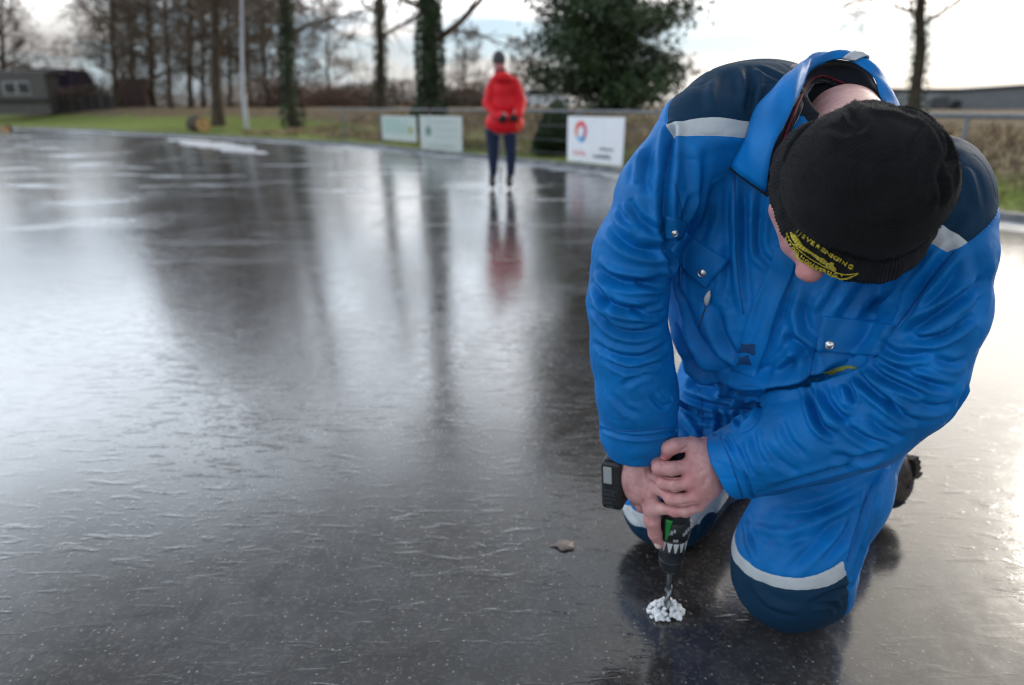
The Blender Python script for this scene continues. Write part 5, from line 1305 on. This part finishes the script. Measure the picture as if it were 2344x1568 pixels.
def knit_mat(name, ribs, rows, st):
    m = bpy.data.materials.new(name); m.use_nodes = True; t = m.node_tree; b = t.nodes['Principled BSDF']
    a = N(t, 'ShaderNodeAttribute', attribute_name='knit'); s = N(t, 'ShaderNodeSeparateXYZ'); t.links.new(a.outputs['Vector'], s.inputs[0])
    tc_ = N(t, 'ShaderNodeTexCoord'); n = N(t, 'ShaderNodeTexNoise', i_Scale=420.0, i_Detail=3.0, i_Roughness=.7); t.links.new(tc_.outputs['Object'], n.inputs['Vector'])
    n2_ = N(t, 'ShaderNodeTexNoise', i_Scale=30.0, i_Detail=4.0); t.links.new(tc_.outputs['Object'], n2_.inputs['Vector'])
    w1 = math_n(t, 'SINE', math_n(t, 'MULTIPLY', s.outputs[0], float(ribs))); 
    w2 = math_n(t, 'SINE', math_n(t, 'MULTIPLY_ADD', s.outputs[1], float(rows), math_n(t, 'MULTIPLY', w1, 1.2)))
    h = math_n(t, 'ADD', math_n(t, 'MULTIPLY', w1, .5), math_n(t, 'MULTIPLY', w2, .28)); h2 = math_n(t, 'MULTIPLY_ADD', n.outputs[0], 1.3, h)
    bp = N(t, 'ShaderNodeBump', i_Strength=st, i_Distance=.0012); t.links.new(h2, bp.inputs['Height']); t.links.new(bp.outputs[0], b.inputs['Normal'])
    mixv = math_n(t, 'MULTIPLY_ADD', n.outputs[0], .5, math_n(t, 'MULTIPLY', n2_.outputs[0], .5))
    t.links.new(ramp(t, mixv, [(.35, (.004, .0042, .005)), (.62, (.0125, .0127, .0145))]), b.inputs['Base Color'])
    b.inputs['Roughness'].default_value = .95; b.inputs['Specular IOR Level'].default_value = .12; b.inputs['Sheen Weight'].default_value = .06; b.inputs['Sheen Roughness'].default_value = .5
    return m
M_knit = knit_mat('black_knit', 210, 2200, .75); M_rib = knit_mat('black_rib_knit', 138, 2400, .6)
hat = mesh_obj('knit_hat', HV1, HQ, M_knit, person); knit(hat, HV1)
# turned-up cuff: a rolled band round the rim
nr, nc = 260, 26; V = []
def on_plane(px, py, u):       # the point seen at px, py on the level u of the head
    d = W(px, py, 1.0)-C0; O_ = hd(0, 0, u); return C0+d*(((O_-C0)@UPH)/(d@UPH))
LOW = [(1757, 430), (1765, 475), (1776, 512), (1801, 556), (1824, 590), (1856, 612), (1893, 630), (1940, 645), (1985, 652), (2030, 647), (2068, 632), (2108, 598), (2140, 545), (2154, 480), (2150, 410), (2128, 345), (2085, 295), (2020, 268), (1950, 262), (1880, 272), (1825, 292), (1785, 330), (1763, 378)]
UPP = [(1799, 400), (1805, 440), (1815, 468), (1833, 498), (1850, 522), (1880, 545), (1920, 568), (1958, 584), (1996, 594), (2036, 594), (2072, 583), (2108, 558), (2138, 515), (2148, 460), (2145, 400), (2122, 345), (2082, 300), (2022, 276), (1955, 268), (1885, 276), (1838, 292), (1812, 322), (1800, 360)]
nR = nr*2
def ringp3(pts, u):
    P_ = np.array([on_plane(a, b, u) for a, b in pts+pts[:1]]); P_ = np.concatenate([P_[-3:-1], P_, P_[1:3]]); R_ = resample(P_, 2400)
    a0, b0 = [int(np.argmin(np.linalg.norm(R_[s0:s1]-P_[2], axis=1)))+s0 for s0, s1 in ((0, 1000), (1400, 2400))]
    R_ = R_[a0:b0]; return R_[np.linspace(0, len(R_)-1, nR+1).astype(int)[:-1]]
RL, RU = ringp3(LOW, -.034), ringp3(UPP, .034)
RC = (RL.mean(0)+RU.mean(0))/2
def band(i, v):
    lo_, up_ = RL[i], RU[i]; o_ = (lo_+up_)/2-RC; o_ = o_-UPH*(o_@UPH); o_ /= np.linalg.norm(o_); w_ = v/.5 if v < .5 else (1-v)/.5
    p = lo_*(1-w_)+up_*w_
    if v < .5: out = .0030*math.sin(math.pi*w_)+.0014*math.exp(-((w_-.93)/.07)**2)-.001
    else: out = -.0095
    return p+o_*out, o_
for i in range(nR):
    a = 2*math.pi*i/nR
    for j in range(nc):
        v = j/nc; p, o_ = band(i, v); V.append(p+(o_*(.0007*math.sin(a*138)+.0010*math.sin(a*13+j*.5)+.0006*math.sin(a*31+2)))*(1 if v < .5 else 0)+UPH*(.0012*math.sin(a*7+1)+.0007*math.sin(a*19))*(.35 < v < .6))
Fq = [(i*nc+j, i*nc+(j+1) % nc, ((i+1) % nR)*nc+(j+1) % nc, ((i+1) % nR)*nc+j) for i in range(nR) for j in range(nc)]
V = np.array(V); cuff = mesh_obj('hat_cuff', V, np.array(Fq), M_rib, hat); knit(cuff, V)
cs_ = Surf(V, np.array(Fq))
# lettering and skate emblem embroidered on the cuff
EZ = lambda x, y: (1709.1+.15625*x, 457.8+.15625*y)
def stitched(name, polys, m, off=.0012, S=None, sub=3):
    S = S or cs_; Vt = []; Fs = []
    for V2, F2 in polys:
        b0 = len(Vt)
        for x, y in V2: h, n = S.pt(*EZ(x, y)); Vt.append(h+n*off)
        Fs += [tuple(i+b0 for i in f) for f in F2]
    o = mesh_obj(name, Vt, Fs, m, hat, False); s = o.modifiers.new('thread', 'SOLIDIFY'); s.thickness = .0009; s.offset = 0; return o
def letters(text, line, size, wd):
    """set the letters one by one along a line of points"""
    L = resample(line, 200); D = np.concatenate([[0], np.cumsum(np.linalg.norm(np.diff(L, axis=0), axis=1))]); gl = []; adv = []
    for ch in text:
        if ch == ' ': gl.append(None); adv.append(.45); continue
        Vt, Ft = text_mesh(ch, bold=.022); mn, mx_ = Vt.min(0), Vt.max(0); gl.append((Vt, Ft, mn, mx_)); adv.append(max(mx_[0]-mn[0], .12)+.16)
    tot = sum(adv); s = 0; out = []
    for g_, a in zip(gl, adv):
        if g_:
            Vt, Ft, mn, mx_ = g_; c_ = (s+a/2)/tot*D[-1]; px = np.interp(c_, D, L[:, 0]); py = np.interp(c_, D, L[:, 1]); e = D[-1]*.01
            tx = np.interp(c_+e, D, L[:, 0])-np.interp(c_-e, D, L[:, 0]); ty = np.interp(c_+e, D, L[:, 1])-np.interp(c_-e, D, L[:, 1]); l = math.hypot(tx, ty); tx /= l; ty /= l
            kx = D[-1]/tot; P2 = []
            for v in Vt:
                x = (v[0]-(mn[0]+mx_[0])/2)*kx; y = (v[1]-.36)*size; P2.append((px+tx*x+ty*y, py+ty*x-tx*y))
            out.append((P2, Ft))
        s += a
    return out
stitched('lettering', letters('IJSVERENIGING', [(742, 440), (850, 530), (990, 630), (1215, 780), (1395, 890), (1575, 992)], 80, 1), M_yel)
stitched('lettering', letters('DE HONDSRUG', [(672, 680), (755, 770), (890, 888), (1025, 972), (1180, 1048), (1335, 1092)], 62, 1), M_yel)
def ribbon(line, ws, n=30):
    L = resample(line, n); T_ = np.gradient(L, axis=0); T_ /= np.linalg.norm(T_, axis=1)[:, None]; Nn = np.stack([-T_[:, 1], T_[:, 0]], 1); w_ = np.interp(np.linspace(0, 1, n), np.linspace(0, 1, len(ws)), ws)[:, None]/2
    V2 = np.concatenate([L+Nn*w_, L-Nn*w_]); return [tuple(v) for v in V2], [(i, i+1, n+i+1, n+i) for i in range(n-1)]
em = [ribbon([(595, 478), (588, 560), (600, 650), (690, 775), (800, 885), (950, 985), (1100, 1070), (1250, 1128), (1400, 1152), (1510, 1130), (1645, 1065)], [10, 12, 14, 14, 14, 14, 14, 16, 18, 18, 8], 50),
      ribbon([(655, 722), (760, 832), (880, 925), (1020, 1010), (1180, 1086), (1340, 1128)], [6, 7, 7, 7, 7, 5]),
      ribbon([(602, 480), (648, 590), (750, 702), (850, 788), (950, 862), (1050, 918), (1150, 972), (1240, 1008), (1330, 1058), (1470, 1085), (1640, 1062)], [6, 10, 7, 7, 8, 8, 8, 8, 8, 7, 5], 44),
      ribbon([(660, 470), (690, 540), (745, 620), (800, 680), (900, 740), (1010, 810), (1110, 890), (1200, 940)], [22, 44, 38, 50, 30, 36, 44, 22], 34),
      ribbon([(700, 490), (760, 590), (830, 680)], [20, 40, 24]), ribbon([(700, 650), (760, 660), (830, 700)], [16, 40, 16]),
      ribbon([(1050, 840), (1130, 880), (1200, 960), (1180, 980)], [20, 46, 46, 20]), ribbon([(1150, 930), (1220, 950), (1290, 1010), (1300, 1040)], [20, 50, 56, 30]),
      ribbon([(1215, 935), (1235, 915), (1265, 925), (1262, 950)], [14, 20, 20, 14]), ribbon([(1380, 1075), (1410, 1105)], [26, 26], 4), ribbon([(645, 640), (662, 658)], [18, 18], 4)]
stitched('emblem', em, M_yel)
# loose fibres of the wool
rs = np.random.RandomState(4); n = 9000; fi = rs.randint(0, len(HQ), n); c_ = HV1[HQ[fi]].mean(1); nn = HN[HQ[fi, 0]]; keep = (nn@(C0-HC)/np.linalg.norm(C0-HC) > -.45) & (((c_-HC)@UPH) > .0); c_, nn = c_[keep], nn[keep]; n = len(c_)
d = nn+rs.normal(size=(n, 3))*.8; d /= np.linalg.norm(d, axis=1)[:, None]; sv = np.cross(d, rs.normal(size=(n, 3))); sv /= np.linalg.norm(sv, axis=1)[:, None]; Lh = rs.uniform(.0015, .0045, (n, 1))
V = np.stack([c_-sv*.00009, c_+sv*.00009, c_+d*Lh*.6+sv*.00007+nn*.0004, c_+d*Lh+nn*-.0006], 1).reshape(-1, 3)
mesh_obj('fuzz', V, np.arange(n*4).reshape(-1, 4), mat('wool_fibre', (.02, .02, .022), .9), hat, False)

# ---- boots
def boot(heel, ball, toe, ankle, n_out, name='boot'):
    f_ = union([cone(ankle, .050, heel, .046), cone(heel, .044, ball, .040), cone(ball, .042, toe, .036), cone(ankle, .050, ball, .034)], .025)
    v, q_ = surface(f_, np.minimum.reduce([heel, ball, toe, ankle])-.08, np.maximum.reduce([heel, ball, toe, ankle])+.08, .0035)
    nrm = sdf_normals(f_, v, .003); v = v+nrm*(nz(v, 40, 61)*.002)[:, None]; v[:, 2] = np.maximum(v[:, 2], .002)
    o = mesh_obj(name, v, q_, M_leath, person); nn = np.array(n_out, float); nn /= np.linalg.norm(nn)
    # sole: slab following the underside of the foot, with cleats
    pts = resample([heel+nn*.040+(heel-ball)*.25, heel+nn*.043, (heel+ball)/2+nn*.038, ball+nn*.040, toe+nn*.030+(toe-ball)*.3], 16); mb = MB(); T_ = np.gradient(pts, axis=0)
    for i, p in enumerate(pts[:-1]):
        t_ = T_[i]/np.linalg.norm(T_[i]); sdv = np.cross(t_, nn); sdv /= np.linalg.norm(sdv); M3 = Matrix((Vector(t_), Vector(sdv), Vector(nn))).transposed(); l = np.linalg.norm(T_[i])
        wdt = .046 if 4 < i < 8 else .052
        mb.box(tuple(p), (l*.62, wdt, .0085), M3)
        if i % 2 == 0:
            for s_ in (-1, -.35, .35, 1): mb.box(tuple(p+nn*.0095+sdv*s_*(wdt-.010)), (l*.42, .0095, .0035), M3)
    v = [(x, y, max(z, .0015)) for x, y, z in mb.v]; mb.v = v
    mb.build('sole', M_rubber, o, False); return o
bo = boot(W(2032, 1068, 1.735), W(2042, 1104, 1.745), W(2036, 1132, 1.73), np.array([.885, 1.505, .092]), (.80, .45, .25))
mb = MB(); q0 = W(2026, 1152, 1.70); mb.tube([Vector(q0), Vector(W(2045, 1153, 1.69)), Vector(W(2073, 1151, 1.69))], [.014, .011, .0015], 8); mb.build('lace', M_fleece, bo)
boot(np.array([.755, 1.80, .12]), np.array([.80, 1.84, .065]), np.array([.80, 1.84, .035]), np.array([.70, 1.75, .088]), (.70, .62, .25))
# ---- cordless drill standing on its bit
DX, DY = .321, 1.157
dr = empty('cordless_drill', (DX, DY, 0)); tag(dr, 'black and green cordless drill held upright, its bit standing in the ice', 'drill')
Z3 = Vector((0, 0, 1)); O3 = Vector((DX, DY, 0))
mb = MB(); mb.lathe(O3+Z3*.060, Z3, [(0, .0045), (.050, .0048), (.052, .0048)], 14); mb.build('shank', M_steel, dr)
# spiral flutes
n = 90; V = []; 
for i in range(n+1):
    z = -.002+.072*i/n; a = z*100; 
    for k, (rr, aa) in enumerate(((.0085, 0), (.0062, .5), (.0022, 1.5), (.0022, 1.64), (.0062, 2.64), (.0085, 3.14), (.0062, 3.64), (.0022, 4.64), (.0022, 4.78), (.0062, 5.78))):
        V.append((DX+rr*math.cos(a+aa), DY+rr*math.sin(a+aa), z))
m_ = 10; Fq = [(i*m_+k, i*m_+(k+1) % m_, (i+1)*m_+(k+1) % m_, (i+1)*m_+k) for i in range(n) for k in range(m_)]
mesh_obj('bit', V, Fq, M_steel, dr)
mb = MB(); mb.lathe(O3+Z3*.108, Z3, [(0, .009), (.000, .014), (.004, .0185), (.012, .0225), (.030, .0242), (.031, .0232), (.033, .0232), (.034, .0242), (.050, .0245), (.051, .0215), (.056, .0215)], 40)
ck = mb.build('chuck', M_chuck, dr)
mb = MB(); mb.lathe(O3+Z3*.1075, Z3, [(0, .010), (.001, .0145), (.003, .0150), (.004, .010)], 30); mb.build('chuck_ring', M_steel, ck)
mb = MB()
for k in range(24): a = 2*math.pi*k/24; mb.box((DX+.0245*math.cos(a), DY+.0245*math.sin(a), .1495), (.0011, .0011, .007), Matrix.Rotation(a, 3, 'Z'))
mb.build('grip_ribs', M_chuck, ck, False)
mb = MB(); mb.lathe(O3+Z3*.164, Z3, [(0, .0235), (.002, .0262), (.026, .0282), (.028, .0270)], 44); tq = mb.build('torque_collar', M_chuck, dr)
# pale pointed marks round the collar: narrow wedges hanging from a rim line
V = []; Fs = []
def ringp(a, z, r_): return (DX+r_*math.cos(a), DY+r_*math.sin(a), z)
NW = 14
for k in range(NW):
    a0 = 2*math.pi*k/NW; wv = 2*math.pi/NW
    for (u0, u1, z1, u2, u3, z2) in ((.06, .94, .1895, .36, .60, .1680),):
        b0 = len(V); st_ = 5
        for j in range(st_+1):
            f = j/st_; z = z1+(z2-z1)*f; l = u0+(u2-u0)*f; r2 = u1+(u3-u1)*f; rr = .0262+.0020*(z-.166)/.026+.0007
            V += [ringp(a0+wv*l, z, rr), ringp(a0+wv*r2, z, rr)]
        Fs += [(b0+2*j, b0+2*j+1, b0+2*j+3, b0+2*j+2) for j in range(st_)]
mesh_obj('scale_marks', V, Fs, M_print, tq, False)
mb = MB(); mb.lathe(O3+Z3*.192, Z3, [(0, .027), (.002, .0305), (.020, .0325), (.040, .0318), (.044, .0300)], 40); gh_ = mb.build('gear_housing', M_blk, dr)
mb = MB()
for a0 in (-2.1, -1.2): 
    for k in range(3): a = a0+k*.16; mb.box((DX+.0328*math.cos(a), DY+.0328*math.sin(a), .214+.004*k), (.0008, .0022, .0035+.001*(k % 2)), Matrix.Rotation(a, 3, 'Z'))
for k, a in enumerate((-1.78, -1.70, -1.58)): mb.box((DX+.0318*math.cos(a), DY+.0318*math.sin(a), .200), (.0006, .0012 if k != 2 else .0022, .0024), Matrix.Rotation(a, 3, 'Z'))
mb.build('housing_marks', M_grplas, gh_, False)
mot = union([cone((DX, DY, .235), .0305, (DX, DY, .345), .029), cone((DX, DY, .345), .029, (DX+.002, DY+.01, .362), .022)], .01)
v, q_ = surface(mot, (DX-.06, DY-.06, .19), (DX+.06, DY+.07, .41), .003); v[:, 2] = np.maximum(v[:, 2], .234); mesh_obj('motor_housing', v, q_, M_blk, dr)
mb = MB(); mb.lathe(O3+Z3*.318, Z3, [(0, .0300), (.001, .0312), (.022, .0308), (.030, .0295), (.031, .028)], 40); mb.build('green_band', M_gplas, dr)
# green slanted flash that reaches down over the gear housing
V = []; a0, a1 = -2.35, -1.93
for j in range(9):
    f = j/8; z = .246-.046*f; l = a0+.10*f; r2 = a1-.22*f
    for i in range(5): a = l+(r2-l)*i/4; V.append((DX+.0333*math.cos(a), DY+.0333*math.sin(a), z))
o = mesh_obj('green_flash', V, [(j*5+i, j*5+i+1, j*5+i+6, j*5+i+5) for j in range(8) for i in range(4)], M_gplas, dr); s = o.modifiers.new('t', 'SOLIDIFY'); s.thickness = .003
# handle and battery reach away to the left
hdir = Vector((-.93, .22, .10)).normalized(); ha = Vector((DX, DY+.005, .30)); hb_ = Vector(W(1418, 1092, 1.375))
hcd = (hb_-ha).normalized()
hf = union([cone(tuple(ha), .021, tuple(ha.lerp(hb_, .55)), .0185), cone(tuple(ha.lerp(hb_, .55)), .0185, tuple(hb_), .024)], .01)
v, q_ = surface(hf, (.12, 1.05, .2), (.40, 1.30, .42), .003); mesh_obj('handle', v, q_, M_blk, dr)
bx_ = np.array(hcd); bz = np.array([0, 0, 1.])-bx_*bx_[2]; bz /= np.linalg.norm(bz); by = np.cross(bz, bx_)
BM = np.stack([bx_, by, bz], 1); bc = W(1413, 1090, 1.375)
bat = carve(rbox(bc, (.012, .034, .044), .010, BM), rbox(bc+bx_*-.0+bz*.0+by*.052, (.03, .004, .006), .002, BM), .002)
v, q_ = surface(bat, bc-.085, bc+.085, .0022); bt = mesh_obj('battery', v, q_, M_blk, dr)
mb = MB(); Mb = Matrix((Vector(bx_), Vector(by), Vector(bz))).transposed()
sgn_ = 1 if by@(C0-bc) > 0 else -1
mb.box(tuple(bc+by*sgn_*.0445+bz*.024+bx_*.006), (.0085, .0018, .018), Mb); mb.build('latch', M_grplas, bt, False, bevel=.0015)
mb = MB()
for k in range(5): mb.box(tuple(bc+by*sgn_*.0445+bz*(-.010-.009*k)+bx_*(.002+.003*(k % 2))), (.016-.002*k, .0012, .0026), Mb)
mb.box(tuple(bc+by*sgn_*.0450-bz*.014-bx_*.004), (.004, .0012, .003), Mb); mb.build('battery_ribs', M_chuck, bt, False, bevel=.0006)

# ice shavings heaped round the bit
rs = np.random.RandomState(12); fl = []
for k in range(140):
    a = rs.rand()*6.28; r_ = .031*rs.rand()**.7+.006; x, y = DX+r_*math.cos(a)*1.06-.001, DY+r_*math.sin(a)*.82; z = .004+max(0, .022*(1-abs(r_-.018)/.022))*rs.rand()
    if math.hypot(x-DX+.001, y-DY+.004) < .008: continue
    fl.append(ell((x, y, z), (.0018+.0032*rs.rand(), .0018+.0032*rs.rand(), .0018+.0036*rs.rand())))
shf = union(fl, .0024)
v, q_ = surface(shf, (DX-.05, DY-.05, -.008), (DX+.05, DY+.05, .045), .0013, 10); nrm = sdf_normals(shf, v, .001); v = v+nrm*(nz(v, 1100, 71)*.0009+nz(v, 500, 72)*.0008)[:, None]; v[:, 2] = np.maximum(v[:, 2], -.001)
sh_ = mesh_obj('ice_shavings', v, q_, M_snow, smooth=False); tag(sh_, 'small heap of white ice shavings round the drill bit', 'ice shavings', kind='stuff')
q = G(1293, 1248, .003); V = [(q[0], q[1], .0035)]
for k in range(22):
    a = 2*math.pi*k/22; r_ = .018*(1+.25*abs(math.sin(a*2.5)))+(.012 if k == 11 else 0); V.append((q[0]+r_*math.cos(a)*1.1, q[1]+r_*math.sin(a), .003+.0025*math.sin(a*3)**2))
lf = mesh_obj('fallen_leaf', V, [(0, k+1, (k+1) % 22+1) for k in range(22)], mat('frosted_leaf', (.15, .115, .10), .5, var=.3, vscale=60)); s = lf.modifiers.new('t', 'SOLIDIFY'); s.thickness = .0006
tag(lf, 'small pale brown leaf frozen onto the ice left of the drill', 'leaf')
# ---- the skater far out on the ice, seen from behind
def zs(y): return 8.57-(432-y)/312*.55
def S_(x, y, dz=0): return W(x, y, zs(y)+dz)
def sr(r): return r/182.
M_jack = cloth_mat('red_jacket', (.72, .005, .015), .6, weave=300); M_trs = cloth_mat('navy_trousers', (.008, .020, .055), .7, weave=300)
M_glv = mat('black_gloves', (.012, .010, .010), .8); M_hat2 = mat('grey_hat', (.07, .065, .07), .9); M_buff = mat('red_brown_scarf', (.20, .035, .045), .9); M_or = mat('orange_red_pocket', (.80, .07, .03), .6); M_sk = mat('skate_boot', (.03, .03, .035), .5); M_skw = mat('skate_white', (.75, .76, .78), .4)
legs_l = [(1127, 300), (1129, 350), (1129, 396), (1127, 412)]; legs_r = [(1167, 300), (1170, 350), (1169, 396), (1166, 412)]
def wrap(f_, lo, hi, vox): return surface(f_, lo, hi, vox)
arm_l = union(chain([S_(1122, 190), S_(1119, 232, .05), S_(1135, 262, -.12), S_(1150, 270, -.17)], [sr(11), sr(9), sr(7.5), sr(6)]), .02); arm_r = union(chain([S_(1184, 188), S_(1189, 230, .05), S_(1184, 260, -.12), S_(1178, 270, -.17)], [sr(11), sr(9), sr(7.5), sr(6)]), .02)
hf_ = union([ell(S_(1142, 140), (sr(13.5), .095, sr(19))), cone(S_(1143, 152), sr(9), S_(1146, 172), sr(10))], .03)
tor_ = union([cone(S_(1134, 196), sr(10), S_(1172, 194), sr(10)), cone(S_(1153, 205), sr(18), S_(1153, 265), sr(18)), cone(S_(1138, 285), sr(20), S_(1170, 285), sr(20))], .08)
lg = union(chain([S_(*p) for p in legs_l], [sr(15), sr(11), sr(7), sr(6)])+chain([S_(*p) for p in legs_r], [sr(15), sr(11), sr(7), sr(6)]), .01)
hands = union([ell(S_(1150, 272, -.19), (sr(8), .04, sr(7))), ell(S_(1176, 270, -.19), (sr(8), .04, sr(7)))], .02)
feet = union([cone(S_(1127, 418), sr(6.5), S_(1127, 423, -.02), sr(6.5)), cone(S_(1166, 418), sr(6.5), S_(1166, 423, -.02), sr(6.5))], .01)
bf = blend(blend(blend(tor_, lg, .05), hf_, .03), blend(union([arm_l, arm_r], .01), hands, .02), .03)
lo, hi = (-.55, 8.2, 0), (.35, 9.4, 1.85)
v, q_ = surface(blend(bf, feet, .01), lo, hi, .011); sk = mesh_obj('person', v, q_, ms)
tag(sk, 'skater in a red jacket and navy trousers seen from behind', 'person')
jk = union([cone(S_(1132, 190), sr(12), S_(1172, 188), sr(12)), cone(S_(1148, 176), sr(9), S_(1150, 200), sr(22)), cone(S_(1150, 215), sr(22), S_(1156, 240), sr(23)), cone(S_(1135, 282), sr(24), S_(1175, 282), sr(24)), cone(S_(1140, 240), sr(17), S_(1170, 240), sr(18))], .05)
sl_ = union(chain([S_(1127, 194), S_(1117, 236, .0), S_(1136, 264, -.14), S_(1146, 268, -.18)], [sr(13), sr(12), sr(10), sr(9)])+chain([S_(1178, 192), S_(1193, 234, .0), S_(1188, 262, -.14), S_(1180, 268, -.18)], [sr(14), sr(12.5), sr(10), sr(9)]), .01)
hood = union([ell(S_(1150, 178, -.10), (sr(22), .07, sr(11)))], .01)
jf = blend(blend(jk, sl_, .012), hood, .015)
jf0 = jf; jf = lambda p: np.maximum(jf0(p), S_(1150, 304)[2]+.004-p[:, 2])
v, q_ = surface(jf, lo, hi, .010); nrm = sdf_normals(jf, v, .01); v = v+nrm*(nz(v*np.array([1, 1, .6]), 16, 81)*.008)[:, None]; mesh_obj('jacket', v, q_, M_jack, sk)
lg2 = union(chain([S_(*p) for p in legs_l[:3]], [sr(16.5), sr(12.5), sr(8.6)])+chain([S_(*p) for p in legs_r[:3]], [sr(16.5), sr(12.5), sr(8.6)]), .012)
v, q_ = surface(lg2, lo, hi, .010); mesh_obj('trousers', v, q_, M_trs, sk)
v, q_ = surface(lambda p: np.maximum(ell(S_(1142, 137), (sr(14.5), .105, sr(19)))(p), S_(1142, 147)[2]-p[:, 2]), lo, hi, .01); mesh_obj('hat', v, q_, M_hat2, sk)
v, q_ = surface(cone(S_(1143, 154), sr(10.5), S_(1146, 170), sr(14)), lo, hi, .01); mesh_obj('scarf', v, q_, M_buff, sk)
for c_ in ((1150, 272), (1176, 270)): v, q_ = surface(ell(S_(*c_, -.20), (sr(10), .05, sr(8))), lo, hi, .008); mesh_obj('glove', v, q_, M_glv, sk)
v, q_ = surface(ell(S_(1188, 288, -.10), (sr(9), .03, sr(12))), lo, hi, .008); mesh_obj('pocket', v, q_, M_or, sk)
for x in (1127, 1166):
    z_g = 8.57; v, q_ = surface(union([cone(S_(x, 404), sr(7.5), S_(x, 416), sr(7.5)), cone(S_(x, 418, .02), sr(7.5), S_(x, 420, -.14), sr(7))], .02), lo, hi, .007); b_o = mesh_obj('skate', v, q_, M_sk, sk)
    g = S_(x, 420); mb = MB(); mb.box((g[0], g[1], .038), (.010, .17, .012)); mb.build('blade_holder', M_skw, b_o, False); mb = MB(); mb.box((g[0], g[1], .014), (.0018, .20, .014)); mb.build('blade', M_galv, b_o, False)
    mb = MB(); mb.lathe((g[0], g[1]-.07, .06), (0, 0, 1), [(0, .032), (.03, .036)], 14); mb.build('heel_guard', M_skw, b_o)
